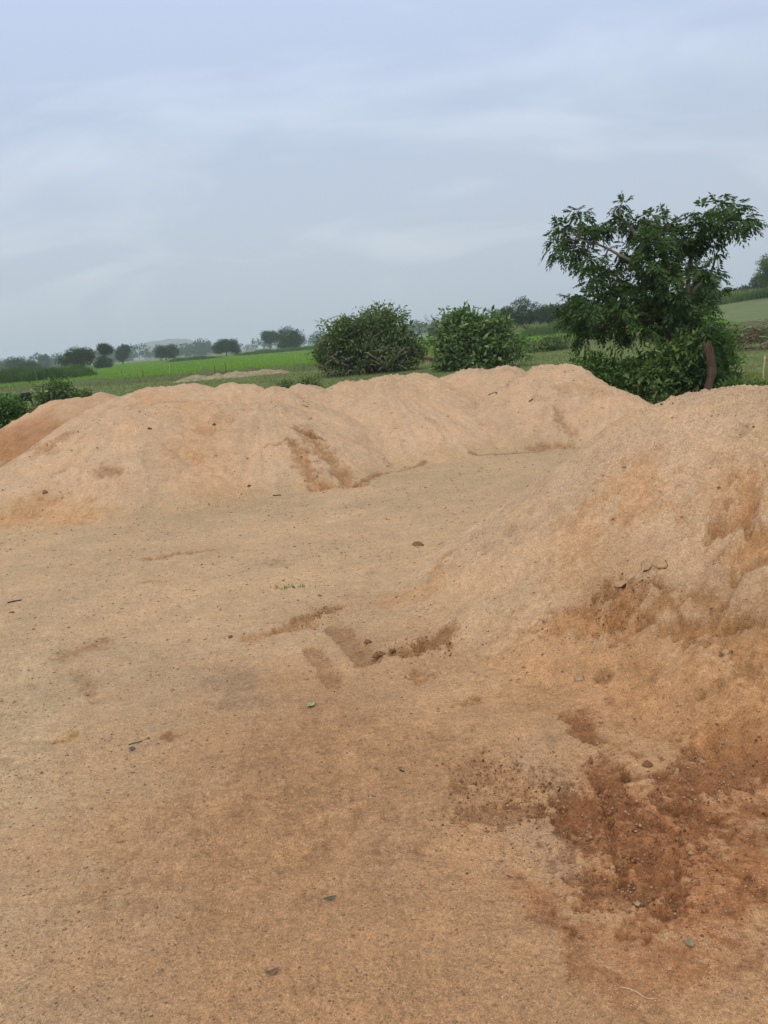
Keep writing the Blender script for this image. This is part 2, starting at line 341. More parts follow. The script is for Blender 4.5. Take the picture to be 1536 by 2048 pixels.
# dark red soil tipped at the foot of the near heap
patch([(1230, 1600), (1400, 1620), (1560, 1600)], .20, C_RUST*1.55, .6)
patch([(1230, 1740), (1330, 1720), (1460, 1760)], .19, C_RUST*1.55, .55)
patch([(1160, 1440), (1175, 1465)], .055, C_RUST*1.25, .9, -.012)
patch([(1200, 1520), (1225, 1560)], .055, C_RUST*1.2, .9, -.015); patch([(1130, 1595), (1170, 1640)], .065, C_RUST*1.05, .9, -.02)
patch([(1240, 1620), (1200, 1700), (1290, 1700), (1340, 1640)], .12, C_RUST*1.35, .85, -.006)
patch([(1400, 1560), (1480, 1550), (1536, 1530), (1340, 1580)], .09, C_RUST*1.15, .9, -.01)
patch([(1420, 1640), (1500, 1630), (1560, 1640)], .10, C_RUST*1.3, .85); patch([(1300, 1760), (1250, 1800), (1200, 1780)], .10, C_RUST*1.35, .8, -.008)
patch([(1400, 1740), (1440, 1800), (1380, 1830)], .09, C_RUST*1.6, .75); patch([(1500, 1720), (1540, 1790)], .08, C_RUST*1.6, .7)
for arc in ([(1180, 1520), (1195, 1570), (1235, 1615), (1300, 1650), (1350, 1665)], [(1210, 1600), (1225, 1700), (1270, 1790), (1330, 1835)], [(1345, 1720), (1345, 1780), (1330, 1830)],
            [(1330, 1600), (1420, 1640), (1536, 1690)], [(1400, 1690), (1470, 1740), (1536, 1800)], [(1260, 1560), (1340, 1540), (1440, 1470)]):
    patch(arc, .016, C_RUST*.95, .5, -.008, .35)
patch([(1090, 1790), (1040, 1780), (1100, 1830)], .05, C_RUST*1.4, .65); patch([(1200, 1880), (1300, 1900), (1400, 1900)], .09, C_RUST*1.55, .5)
patch([(1360, 1960), (1250, 1970)], .07, C_RUST*1.6, .4); patch([(1500, 1480), (1440, 1500), (1536, 1480)], .07, C_RUST*1.7, .65, -.008)
patch([(1330, 1420), (1450, 1440), (1536, 1400)], .18, C_ORANGE*.9, .45)
patch([(1090, 1700), (1060, 1660), (1130, 1740)], .06, C_GREY*.95, .5)
patch([(1110, 1560), (1060, 1530), (1080, 1480)], .07, C_GREY*1.05, .5)
patch([(50, 1600), (30, 1500), (20, 1400), (40, 1320)], .16, np.array([.46, .335, .19]), .4)

def seg_dist(x, y, pts):
    if len(pts) == 1: return np.hypot(x-pts[0, 0], y-pts[0, 1])
    d = np.full_like(x, 1e9)
    for a, b in zip(pts[:-1], pts[1:]):
        ab = b-a; t = np.clip(((x-a[0])*ab[0]+(y-a[1])*ab[1])/max(ab@ab, 1e-9), 0, 1)
        d = np.minimum(d, np.hypot(x-a[0]-t*ab[0], y-a[1]-t*ab[1]))
    return d
def paint(x, y, hh, key=None):
    """colour and depth change of the sand at world points; hh is the height of the heap above the yard there"""
    dz = np.zeros_like(x); r = np.hypot(x, y)
    n1 = fbm(x, y, 3.2, 5, 30, .6); n2 = fbm(x, y, 9, 4, 31, .65); n3 = fbm(x, y, .7, 4, 32, .55); n4 = fbm(x, y, 30, 3, 33, .6)
    col = np.tile(C_YARD, (len(x), 1))
    olive = sstep(6, 9.5, r)[:, None]*.55; col = col*(1-olive) + np.array([.428, .304, .170])*olive
    near_brown = np.clip(sstep(5.2, 2.6, r + 1.6*n3)*sstep(-2.2, -.4, x + 1.2*n3 + .3*n1), 0, 1)  # yard turns browner and darker close to the camera, edge broken by noise
    col += (C_BROWN-col)*(near_brown*.85)[:, None]
    if key:
        hc = C_DRY.copy()
        if key == 'orange':
            t = sstep(.45, .80, hh + .5*fbm(x, y, 1.1, 3, 60))[:, None]; hc = np.array([.375, .198, .096])*(1-t) + np.array([.49, .31, .18])*t
        t = sstep(.03, .22, hh) if key != 'near_right' else np.maximum(sstep(.02, .75, hh + .5*n3 + .25*n1), sstep(.0, .12, hh)*sstep(4.1, 5.0, r + .5*n3))
        col = col*(1-t)[:, None] + hc*t[:, None]
    col *= (1 + .18*n3 + .11*n1 + .06*n2)[:, None]
    t = np.clip(.25+1.6*n1+.8*n3, 0, 1)[:, None]*(.22 if key else .14)
    col += (C_ORANGE*1.25-col)*t
    gz = np.clip(-.1+1.5*fbm(x, y, 1.6, 4, 35), 0, 1)[:, None]*.2
    col += (np.array([.43, .325, .215])*(1.1 if key else .95)-col)*gz
    for pts, rad, c, st, d, rg in PATCH:
        bb = rad*2.6
        i = np.nonzero((x > pts[:, 0].min()-bb) & (x < pts[:, 0].max()+bb) & (y > pts[:, 1].min()-bb) & (y < pts[:, 1].max()+bb))[0]
        if not len(i): continue
        dd = seg_dist(x[i], y[i], pts)/rad - 1 + rg*(1.9*n1[i] + 2.9*n2[i] + 2.2*n4[i])
        mk = sstep(.7, -.6, dd)
        col[i] += (c*(1+.5*n2[i]+.4*n4[i])[:, None]-col[i])*(mk*st)[:, None]
        if d: dz[i] += d*sstep(.15, -.12, dd)
        if c[0] < .30: dz[i] += mk*(.006*n2[i] + .007*n4[i])
    return np.clip(col, .01, .9), dz

# ------------------------------------------------------------------ the sandy yard (a fan of quads, finest where it is seen from close by)
def build_yard():
    th = np.concatenate([np.arange(-112, -36, 2.0), np.arange(-36, 36, .14), np.arange(36, 112, 2.0)])*math.pi/180
    rs = [.25]
    while rs[-1] < 26: rs.append(rs[-1] + min(max(.0085, .00125*rs[-1]**2), .085))
    rs = np.array(rs); T, Rr = np.meshgrid(th, rs)
    # the yard ends behind the heaps in a ragged edge
    rmax = np.interp(np.degrees(th), [-112, -30, -26, -14, 0, 12, 18, 24, 40, 112], [20, 24, 21.5, 15.8, 14.0, 14.0, 13.1, 12.6, 12, 12])
    x = (np.sin(T)*Rr).ravel(); y = (np.cos(T)*Rr).ravel(); r = Rr.ravel(); rm = np.tile(rmax, len(rs))
    z = sand_base(x, y)
    col, dz = paint(x, y, np.zeros_like(x))
    z = z + dz
    edge = sstep(.2, -1.0, r - rm - .8*fbm(x, y, .9, 3, 40))
    z = z*edge - .10*(1-edge)
    keep = (Rr - rmax[None, :] < 1.6)
    V = np.stack([x, y, z], 1); Fc = gridfaces(len(rs), len(th)); k = keep.ravel(); Fc = Fc[k[Fc].all(1)]
    me = mesh('sand_yard', V, Fc, SAND, True, col)
    tag(link('sand_yard', me), kind='structure')
build_yard()

# ------------------------------------------------------------------ sand heaps
HL = {
 'orange': ('sand_heap', 'brownish orange sand heap at the far left edge beside the green weeds'),
 'back_left': ('sand_heap', 'low pale sand heap right behind the big left heap, crest below the field bund'),
 'left_front': ('sand_heap', 'broad pale sand heap at the left, wide front flank speckled with dark grit'),
 'ridge_one': ('sand_heap', 'double topped small sand heap at the back, left of two single humps'),
 'ridge_two': ('sand_heap', 'smallest round sand hump on the back ridge, under the distant bushy tree'),
 'ridge_three': ('sand_heap', 'round sand hump on the back ridge just left of the smooth middle heap'),
 'scarred': ('sand_heap', 'sand heap with two reddish slump streaks running down its front'),
 'smooth': ('sand_heap', 'wide smooth sand heap in the middle, right of the slump streaks'),
 'back_mid': ('sand_heap', 'rounded sand heap at the back, left behind the tallest peak'),
 'peaked': ('sand_heap', 'tallest far sand heap with knobbly flat top, left of the tree undergrowth'),
 'spur': ('sand_heap', 'sand spur sloping down to the right in front of the undergrowth'),
 'near_right': ('sand_heap', 'large near sand heap filling the right side, crust broken in orange patches'),
}
def build_heap(key):
    h = HEAPS[key]; c = h['c']; reach = c[:, 2].max()/h['s'] + .55
    x0, x1 = c[:, 0].min()-reach, c[:, 0].max()+reach; y0, y1 = c[:, 1].min()-reach, c[:, 1].max()+reach
    st = .026
    if key == 'near_right': x1 = min(x1, 5.2); st = .0135; y0 = max(y0, 1.6); y1 = min(y1, 9.5)
    if key == 'orange': st = .05
    if key in ('back_left', 'back_mid', 'ridge_one', 'ridge_two', 'ridge_three'): st = .034
    xs = np.arange(x0, x1, st); ys = np.arange(y0, y1, st); X, Y = np.meshgrid(xs, ys); x = X.ravel(); y = Y.ravel()
    hh = heap_h(key, x, y)
    z = sand_base(x, y, False) + (.45 if key != 'near_right' else 1.0)*(sand_base(x, y)-sand_base(x, y, False)) + hh - .022
    col, dz = paint(x, y, hh, key)
    z = z + dz
    rough = sstep(.05, .25, hh)
    # foot dents, pits and little slides
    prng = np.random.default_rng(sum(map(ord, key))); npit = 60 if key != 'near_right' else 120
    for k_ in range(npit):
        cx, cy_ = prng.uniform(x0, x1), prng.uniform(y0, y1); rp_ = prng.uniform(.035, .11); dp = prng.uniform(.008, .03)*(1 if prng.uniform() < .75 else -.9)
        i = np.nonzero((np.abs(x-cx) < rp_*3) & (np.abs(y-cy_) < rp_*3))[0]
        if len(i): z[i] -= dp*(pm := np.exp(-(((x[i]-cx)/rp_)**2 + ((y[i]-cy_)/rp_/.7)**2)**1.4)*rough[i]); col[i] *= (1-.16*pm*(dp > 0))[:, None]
    crest = sstep(.6, 1.0, hh/c[:, 2].max())
    z = z + crest*(.030*fbm(x, y, 4.2, 3, 74, .6))
    if key == 'peaked': z = z + .05*rough*np.maximum(fbm(x, y, 5, 3, 71, .6), -.1)
    if key in ('near_right', 'left_front'):
        lump = np.maximum(fbm(x, y, 6.5, 3, 72, .55)-.12, 0); z = z + .045*lump*sstep(-.1, .3, fbm(x, y, 1.1, 2, 73))*rough
    nc = len(xs); Fc = gridfaces(len(ys), nc)
    k = (hh > .012); Fc = Fc[k[Fc].any(1)]
    used = np.unique(Fc); mp_ = np.full(len(x), -1); mp_[used] = np.arange(len(used))
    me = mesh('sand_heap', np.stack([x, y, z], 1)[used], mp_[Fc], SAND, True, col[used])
    n, lab = HL[key]; tag(link(n, me), lab, 'sand heap', 'sand heaps around the yard')
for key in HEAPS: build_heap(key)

# ------------------------------------------------------------------ wide ground, fields, rise
def build_ground():
    th = np.linspace(0, 2*math.pi, 361); rs = np.concatenate([[.02], np.geomspace(2, 3000, 190)])
    T, Rr = np.meshgrid(th, rs); x = (np.sin(T)*Rr).ravel(); y = (np.cos(T)*Rr).ravel()
    z = terr(x, y) - .10*sstep(12, 6, np.hypot(x, y)) 
    tag(link('ground', mesh('ground', np.stack([x, y, z], 1), gridfaces(len(rs), len(th)), M_VERGE, True)), kind='structure')
build_ground()
def sheet(name, quad, nu, nv, lift, mat, wob=0.0, seed=0):
    """a sheet between four ground corners (given as x,y) that follows the terrain"""
    q = np.array(quad, float); u, v = np.meshgrid(np.linspace(0, 1, nu), np.linspace(0, 1, nv)**1.6)
    p = (q[0]*((1-u)*(1-v))[..., None] + q[1]*(u*(1-v))[..., None] + q[2]*(u*v)[..., None] + q[3]*((1-u)*v)[..., None]).reshape(-1, 2)
    x, y = p.T; z = terr(x, y) + lift + wob*fbm(x, y, .25, 4, seed)
    o = link(name, mesh(name, np.stack([x, y, z], 1), gridfaces(nv, nu), mat, True)); tag(o, kind='structure'); return o
FIELD = [G(-60, 795)[:2]*1.0, G(850, 716)[:2], (40, 330), (-190, 330)]
FIELD = [(-40, 66), (4.5, 50.5), (26, 330), (-190, 330)]
sheet('paddy_field', FIELD, 120, 160, .10, M_PADDY, .06, 80)
FIELD2 = [(6.5, 52), (30, 62), (44, 104), (16, 112)]
sheet('paddy_field', FIELD2, 60, 60, .11, M_PADDY, .05, 81)
sheet('pasture', [(20, 122), (130, 90), (330, 360), (30, 420)], 80, 80, .16, M_RISE, .05, 82)

# earth bund along the near edge of the fields
def bund(name, pts, wid, hgt, mat, seed):
    pts = np.array(pts, float); seg = np.linalg.norm(np.diff(pts, axis=0), axis=1); s = np.concatenate([[0], np.cumsum(seg)])
    n = int(s[-1]/.22); ss = np.linspace(0, s[-1], n); cx = np.interp(ss, s, pts[:, 0]); cy_ = np.interp(ss, s, pts[:, 1])
    tx_, ty_ = np.gradient(cx), np.gradient(cy_); ln = np.hypot(tx_, ty_); nx, ny = -ty_/ln, tx_/ln
    vv = np.linspace(-1, 1, 15); S_, V_ = np.meshgrid(np.arange(n), vv, indexing='ij')
    x = cx[S_] + nx[S_]*V_*wid; y = cy_[S_] + ny[S_]*V_*wid
    hh = hgt*np.clip(1-np.abs(V_)**2.2, 0, 1)*(1+(.9 if mat is not M_EARTH else 1.7)*fbm(x, y, .7, 4, seed)) + .10*fbm(x, y, 2.6, 3, seed+1)*(1-V_**4) - .06*V_**4
    hh = hh*sstep(0, 8, np.minimum(S_, n-1-S_)) - .08*(1-sstep(0, 8, np.minimum(S_, n-1-S_))) + (.07*fbm(x, y, 5, 3, seed+3)*(1-V_**4) if mat is M_EARTH else 0)
    z = terr(x, y) + hh
    o = link(name, mesh(name, np.stack([x, y, z], -1).reshape(-1, 3), gridfaces(n, 15), mat, True)); tag(o, kind='structure')
M_BUND = mat_noise('bund_soil', ((.100, .130, .045), (.140, .140, .065), (.075, .105, .038)), (.8, 5), .95, .9, 10)
bund('earth_bund', [(-44, 66), (-22, 57.5), (-12.3, 52.5), (-4.6, 50.2), (4.4, 49.6)], 1.0, .36, M_BUND, 90)
bund('earth_bund', [(6, 50.5), (18, 57), (34, 64.5), (46, 66)], 1.3, .42, M_BUND, 94)

# ------------------------------------------------------------------ leaf geometry
def unit(v): return v/np.maximum(np.linalg.norm(v, axis=-1, keepdims=True), 1e-9)
def leaves(Pn, D, Nn, Ln, W):
    """folded pointed leaves: 4 verts and 2 triangles each"""
    D = unit(D); Sd = unit(np.cross(D, Nn)); Nn = unit(np.cross(Sd, D)); Ln = np.broadcast_to(Ln, len(Pn))[:, None]; W = np.broadcast_to(W, len(Pn))[:, None]
    mid = Pn + D*Ln*.45 + Nn*W*.18
    V = np.stack([Pn, mid+Sd*W*.5, Pn+D*Ln-Nn*Ln*.06, mid-Sd*W*.5], 1).reshape(-1, 3)
    i = np.arange(len(Pn))[:, None]*4
    Fc = np.concatenate([i+np.array([0, 1, 2]), i+np.array([0, 2, 3])], 1).reshape(-1, 3)
    return V, Fc
def join(parts):
    Vs, Fs, o = [], [], 0
    for V, Fc in parts: Vs.append(V); Fs.append(Fc+o); o += len(V)
    return np.concatenate(Vs), np.concatenate(Fs)
def tube(pts, rad, ns=7):
    pts = np.array(pts, float); n = len(pts); rad = np.broadcast_to(rad, n)
    t = unit(np.gradient(pts, axis=0)); a = unit(np.cross(t, np.array([.31, .83, .17]))); b = np.cross(t, a)
    an = np.arange(ns)*2*math.pi/ns
    V = (pts[:, None] + rad[:, None, None]*(np.cos(an)[None, :, None]*a[:, None] + np.sin(an)[None, :, None]*b[:, None])).reshape(-1, 3)
    Fc = []
    for i in range(n-1):
        for j in range(ns):
            k = (j+1) % ns; p, q, r_, s_ = i*ns+j, i*ns+k, (i+1)*ns+k, (i+1)*ns+j; Fc += [(p, q, r_), (p, r_, s_)]
    V = np.concatenate([V, pts[:1], pts[-1:]]); m0 = n*ns
    for j in range(ns): k = (j+1) % ns; Fc += [(m0, k, j), (m0+1, (n-1)*ns+j, (n-1)*ns+k)]
    return V, np.array(Fc)
def bez(a, b, bend, n=7, seed=0):
    r = np.random.default_rng(seed); t = np.linspace(0, 1, n)[:, None]; a = np.array(a); b = np.array(b)
    m = (a+b)/2 + np.array(bend); p = (1-t)**2*a + 2*t*(1-t)*m + t*t*b
    p[1:-1] += r.normal(0, .012*np.linalg.norm(b-a), (n-2, 3)); return p
def rand_dirs(n, rng): return unit(rng.normal(size=(n, 3)))

def clump_crown(rng, lobes, nclump, per, size, spread, wl=.45, shell=.55, droop=.15):
    """leaf clumps spread through the volume of a few uneven lobes: lobes = [(centre, radii)]"""
    lobes = list(lobes)
    for k_ in range(len(lobes)*4):                       # small outlying lobes break the outline
        b_ = lobes[rng.integers(len(lobes)) % max(1, len(lobes))] if k_ >= 0 else None; d_ = rand_dirs(1, rng)[0]; d_[2] = abs(d_[2])*.9 - .12
        f_ = rng.uniform(.18, .46); lobes.append((np.array(b_[0]) + d_*np.array(b_[1])*rng.uniform(.82, 1.16), np.array(b_[1])*f_)) if b_[1][0] > 0 else None
    c = np.array([l_[0] for l_ in lobes], float); rr = np.array([l_[1] for l_ in lobes], float)
    vol = (rr.prod(1))**(2/3); pick = rng.choice(len(lobes), nclump, p=vol/vol.sum())
    d = rand_dirs(nclump, rng); rad = rng.uniform(0, 1, nclump)**(1-shell); rad *= rng.uniform(.88, 1.10, nclump)
    cc = c[pick] + d*rr[pick]*rad[:, None]
    n = nclump*per; ci = np.repeat(np.arange(nclump), per)
    sp = spread*rng.uniform(.6, 1.35, nclump)
    pos = cc[ci] + np.clip(rng.normal(0, 1, (n, 3)), -1.4, 1.4)*sp[ci][:, None]*np.array([1, 1, .75])
    out_ = unit(pos - c[pick][ci] + rng.normal(0, .25, (n, 3))*rr[pick][ci])
    D = unit(out_*.7 + rand_dirs(n, rng)*.8 + np.array([0, 0, -droop])); Nn = unit(out_*.5 + np.array([0, 0, .9]) + rand_dirs(n, rng)*.55)
    ln = size*rng.uniform(.5, 1.5, n)
    return leaves(pos, D, Nn, ln, ln*wl)

def tree(name, label, cat, loc, lobes, nclump, per, size, spread, trunk, leafmat, barkmat=None, seed=0, group=None, wl=.45, shell=.55, zb=None, limbs=None):
    rng = np.random.default_rng(seed); loc = np.array(loc, float)
    root = empty(name, loc); tag(root, label, cat, group)
    V, Fc = clump_crown(rng, lobes, nclump, per, size, spread, wl, shell)
    V = V[:, :]; V[:, 2] = np.maximum(V[:, 2], .02)
    cr_ = link('crown', mesh('crown', V, Fc, leafmat), root); cr_['kind'] = 'stuff'
    h, r0, lean = trunk
    top = np.array([lean[0], lean[1], h]); tp = [tube(bez((0, 0, -.12), top, (0, 0, 0), 6, seed), np.linspace(r0, r0*.55, 6))]
    link('trunk', mesh('trunk', *tp[0], barkmat or M_BARK, True), root)
    for i, (c, rr) in enumerate(lobes[:limbs if limbs is not None else len(lobes)]):
        e_ = np.array(c)+np.array([0, 0, rr[2]*.35])
        link('limb', mesh('limb', *tube(bez(top-np.array([0, 0, h*.15]), e_, (0, 0, -.1*h), 6, seed+i), np.linspace(r0*.55, r0*.12, 6), 6), barkmat or M_BARK, True), root)
    return root

# ------------------------------------------------------------------ the big tree on the right
def big_tree():
    rng = np.random.default_rng(11); D0 = 15.0
    base = G(1345, 800); base = P(1345, 800, D0); base[2] = float(terr(base[0], base[1])) 
    root = empty('spreading_tree', base); tag(root, 'dark green spreading tree on the right with two outstretched leafy arms', 'tree')
    # clumps: photo x, y, radius in photo px, leaves, depth offset
    CL = [(1160, 425, 22, 26, 0), (1135, 460, 30, 46, .2), (1115, 490, 26, 40, -.1), (1150, 500, 34, 60, .3), (1185, 465, 26, 36, -.2), (1205, 452, 22, 34, .1),
          (1235, 445, 24, 38, .1), (1244, 408, 14, 14, 0), (1250, 425, 10, 8, 0), (1180, 520, 28, 40, -.4), (1210, 535, 34, 60, .3), (1190, 555, 24, 30, -.3),
          (1255, 500, 26, 40, .5), (1300, 440, 28, 46, 0), (1270, 450, 18, 22, .3), (1330, 455, 34, 70, .4), (1305, 480, 40, 90, -.4), (1360, 475, 30, 60, 0), (1345, 515, 44, 110, .5), (1300, 525, 42, 100, -.6),
          (1390, 480, 26, 50, .2), (1410, 455, 28, 50, 0), (1400, 425, 22, 26, -.3), (1435, 410, 24, 36, .2), (1465, 415, 20, 26, 0), (1450, 445, 28, 50, .1), (1485, 440, 22, 34, -.2), (1505, 445, 14, 16, 0), (1425, 480, 18, 20, .1),
          (1430, 510, 9, 7, 0), (1400, 535, 28, 34, -.5), (1425, 555, 22, 26, .3), (1435, 575, 14, 14, 0), (1385, 560, 36, 60, .6), (1260, 560, 42, 100, .2), (1330, 565, 46, 120, -.5), (1225, 585, 36, 70, -.3),
          (1150, 600, 30, 60, .1), (1180, 610, 40, 90, -.5), (1140, 630, 26, 50, .3), (1160, 650, 32, 60, -.2), (1205, 640, 40, 100, .4), (1250, 620, 42, 100, -.6), (1300, 610, 44, 110, .3), (1240, 660, 28, 50, -.2), (1165, 672, 18, 22, 0),
          (1350, 610, 44, 110, -.3), (1395, 600, 36, 80, .4), (1400, 645, 36, 80, -.4), (1360, 655, 40, 90, .5), (1310, 650, 30, 50, .6), (1380, 690, 36, 70, .2), (1410, 680, 24, 40, -.2), (1290, 660, 22, 26, -.5)]
    top = P(1330, 640, D0) - base
    tr_pts = bez((0, 0, -.1), top, (.10, 0, 0), 8, 3)
    link('trunk', mesh('trunk', *tube(tr_pts, np.linspace(.15, .10, 8), 10), M_BARK, True), root)
    tr2 = bez((.25, -.1, -.1), P(1375, 640, D0+.3)-base, (.05, 0, 0), 8, 4)
    link('trunk', mesh('trunk', *tube(tr2, np.linspace(.11, .07, 8), 9), M_BARK, True), root)
    limbs = {'l': [(1330, 640), (1300, 560), (1265, 520), (1205, 492), (1160, 480)], 'tl': [(1320, 600), (1300, 520), (1270, 460), (1235, 435), (1245, 400)],
             't': [(1330, 640), (1335, 540), (1330, 470), (1305, 430)], 'r': [(1375, 640), (1375, 540), (1395, 475), (1440, 440), (1500, 440)], 'rm': [(1370, 620), (1395, 570), (1420, 550), (1435, 500)],
             'll': [(1335, 660), (1290, 620), (1220, 610), (1150, 620)], 'lm': [(1325, 620), (1270, 575), (1210, 550)], 'd': [(1330, 640), (1270, 640), (1200, 655)]}
    nodes = []
    for k, pp in limbs.items():
        dd = np.linspace(0, rng.uniform(-.5, .5), len(pp)); q = np.array([P(a, b, D0+d) for (a, b), d in zip(pp, dd)]) - base
        t = np.linspace(0, 1, 14); ti = np.linspace(0, 1, len(pp)); q2 = np.stack([np.interp(t, ti, q[:, i]) for i in range(3)], 1)
        q2[1:-1] = (q2[:-2]+2*q2[1:-1]+q2[2:])/4; q2 += rng.normal(0, .012, q2.shape); nodes.append(q2)
        link('limb', mesh('limb', *tube(q2, np.linspace(.05, .010, 14), 7), M_PALEBARK if k in ('l', 'tl') else M_BARK, True), root)
    nodes = np.concatenate(nodes)
    LV, TW = [], []
    for (cx, cy_, rp, nl, dz_) in CL:
        depth = D0 + dz_*1.3; c = P(cx, cy_, depth) - base; R_ = rp*mpp(depth)*.70
        near = nodes[np.argmin(np.linalg.norm(nodes-c, axis=1))]
        TW.append(tube(bez(near, c, (0, 0, .05), 5, nl), np.linspace(.016, .006, 5), 5))
        n = int(nl*.66)
        o = c + unit(rng.normal(size=(n, 3)))*(rng.uniform(0, 1, (n, 1))**.5)*np.array([R_, R_*1.25, R_*.85])*1.0
        d = unit((o-c)/R_*.8 + rng.normal(0, .45, (n, 3)) + np.array([0, 0, -.05])); d[:, 2] -= .25; d = unit(d)
        Lr = rng.uniform(.17, .27, n)*(1 if rp > 16 else .8)
        upv = unit(np.array([0, 0, 1.]) + rng.normal(0, .35, (n, 3))); side = unit(np.cross(d, upv)); nn = unit(np.cross(side, d))
        K = 6
        for j in range(K):
            t = .2 + .8*j/(K-1); droop = -.35*t*t
            for sgn in (-1, 1):
                if j == K-1 and sgn > 0: continue
                p = o + d*(Lr*t)[:, None] + np.array([0, 0, 1])*(Lr*droop)[:, None]
                dirv = unit(d*(.55 + .7*(j == K-1)) + side*sgn*(.9 if j < K-1 else 0) + np.array([0, 0, -.35]) + rng.normal(0, .12, (n, 3)))
                ll = rng.uniform(.085, .125, n)*(.75+.4*math.sin(math.pi*t))
                LV.append(leaves(p, dirv, nn + rng.normal(0, .2, (n, 3)), ll, ll*.34))
    V, Fc = join(LV); cr_ = link('crown', mesh('crown', V, Fc, M_TREE), root); cr_['kind'] = 'stuff'
    for q in TW: link('twig', mesh('twig', *q, M_BARK, True), root)
big_tree()

def shrub(name, label, px, py, dist, wpx, hpx, nclump, per, size, mat, seed, wl=.5, cat='shrub', group=None, nlobe=4, depth=None, stems=6, stemmat=None, twigs=0):
    """bush whose foot stands on the ground at that distance"""
    rng = np.random.default_rng(seed); g = P(px, py, dist); z = float(terr(g[0], g[1])); m_ = mpp(dist); W = wpx*m_; H_ = hpx*m_; Dp = depth or W*.8
    root = empty(name, (g[0], g[1], z)); tag(root, label, cat, group)
    lobes = [((0, 0, H_*.36), (W*.36, Dp*.40, H_*.36))]
    for i in range(nlobe):
        a = rng.uniform(-.34, .34)*W; b = rng.uniform(-.3, .3)*Dp; zc = H_*rng.uniform(.25, .80)*(1-.9*abs(a/W)**1.4)
        lobes.append(((a, b, zc), (W*rng.uniform(.13, .22), Dp*.2, H_*rng.uniform(.16, .28))))
    V, Fc = clump_crown(rng, lobes, nclump, per, size, size*1.5, wl, .72); V[:, 2] = np.abs(V[:, 2])
    f = link('foliage', mesh('foliage', V, Fc, mat), root); f['kind'] = 'stuff'
    for i in range(stems):
        c, rr = lobes[1+i % nlobe] if nlobe else lobes[0]; e_ = np.array(c)*np.array([1, 1, .9]) + rng.normal(0, .08*W, 3)*np.array([1, 1, .3])
        link('stem', mesh('stem', *tube(bez((rng.uniform(-.12, .12)*W, 0, -.1), e_, (0, 0, .1), 5, seed+i), np.linspace(.022, .006, 5)*max(1, H_/1.5), 5), stemmat or M_BARK, True), root)
    for i in range(twigs):
        d = rand_dirs(1, rng)[0]; d[1] = -abs(d[1]); c, rr = lobes[0]; p0 = np.array(c)+d*np.array(rr)*.9; p0[2] = abs(p0[2]); p1 = p0 + rng.normal(0, .2, 3)*W*.35 + np.array([0, -.08*W, 0]); p1[2] = abs(p1[2])
        link('dead_twig', mesh('dead_twig', *tube(bez(p0, p1, (0, 0, .06), 4, seed+i), np.linspace(.014, .005, 4)*max(1, dist/20), 4), M_TWIG, True), root)
    return root
# undergrowth round the big tree
GU = 'shrubs under the big tree'
shrub('leafy_shrub', 'bright green weedy shrub left under the big tree, behind the sand spur', 1218, 800, 14.6, 130, 110, 170, 34, .10, M_WEED, 21, .42, group=GU, nlobe=9)
shrub('leafy_shrub', 'light green shrub against the paddy, under the tree\'s lower left branch', 1262, 790, 15.8, 120, 92, 170, 34, .10, M_WEED, 22, .42, group=GU, nlobe=9)
shrub('leafy_shrub', 'dark dense shrub in the middle below the big tree trunk', 1340, 810, 14.4, 150, 130, 190, 36, .10, M_BROAD, 23, .45, group=GU, nlobe=9)
shrub('leafy_shrub', 'dark shrub with bare twigs directly left of the leaning red stump', 1390, 812, 14.3, 90, 110, 120, 34, .09, M_TREE2, 24, .45, group=GU, nlobe=9, twigs=9)
shrub('leafy_shrub', 'yellowish green shrub rising right behind the leaning red stump', 1432, 795, 16.8, 96, 150, 140, 34, .10, M_WEED, 25, .42, group=GU, nlobe=9)
shrub('low_shrub', 'low bright green weeds along the crest of the near heap, right of the stump', 1470, 800, 14.0, 110, 42, 110, 30, .08, M_WEED, 26, .42, group=GU, stems=3)
shrub('low_shrub', 'low weeds at the right photo edge behind the near heap crest', 1530, 790, 13.6, 90, 50, 90, 30, .08, M_WEED, 27, .42, group=GU, stems=3)
shrub('low_shrub', 'pale green low weed in the grassy gap between the two heaps', 1335, 820, 14.0, 70, 34, 60, 28, .07, M_BROAD, 28, .42, group=GU, stems=3)
shrub('dry_bush', 'small rounded brown dried bush in the grassy gap below the big tree', 1313, 806, 13.9, 34, 26, 60, 30, .06, M_DRY, 29, .12, cat='dry bush', stems=3)
shrub('dry_bush', 'wide brown dried bush right of the leaning red stump', 1450, 775, 17.0, 60, 34, 60, 30, .09, M_DRY, 30, .12, cat='dry bush', stems=3)
shrub('low_shrub', 'dark twiggy weed at the right edge of the tallest far heap', 1172, 768, 13.6, 34, 26, 50, 26, .07, M_BUSH, 31, .4, group=GU, stems=3, twigs=5)

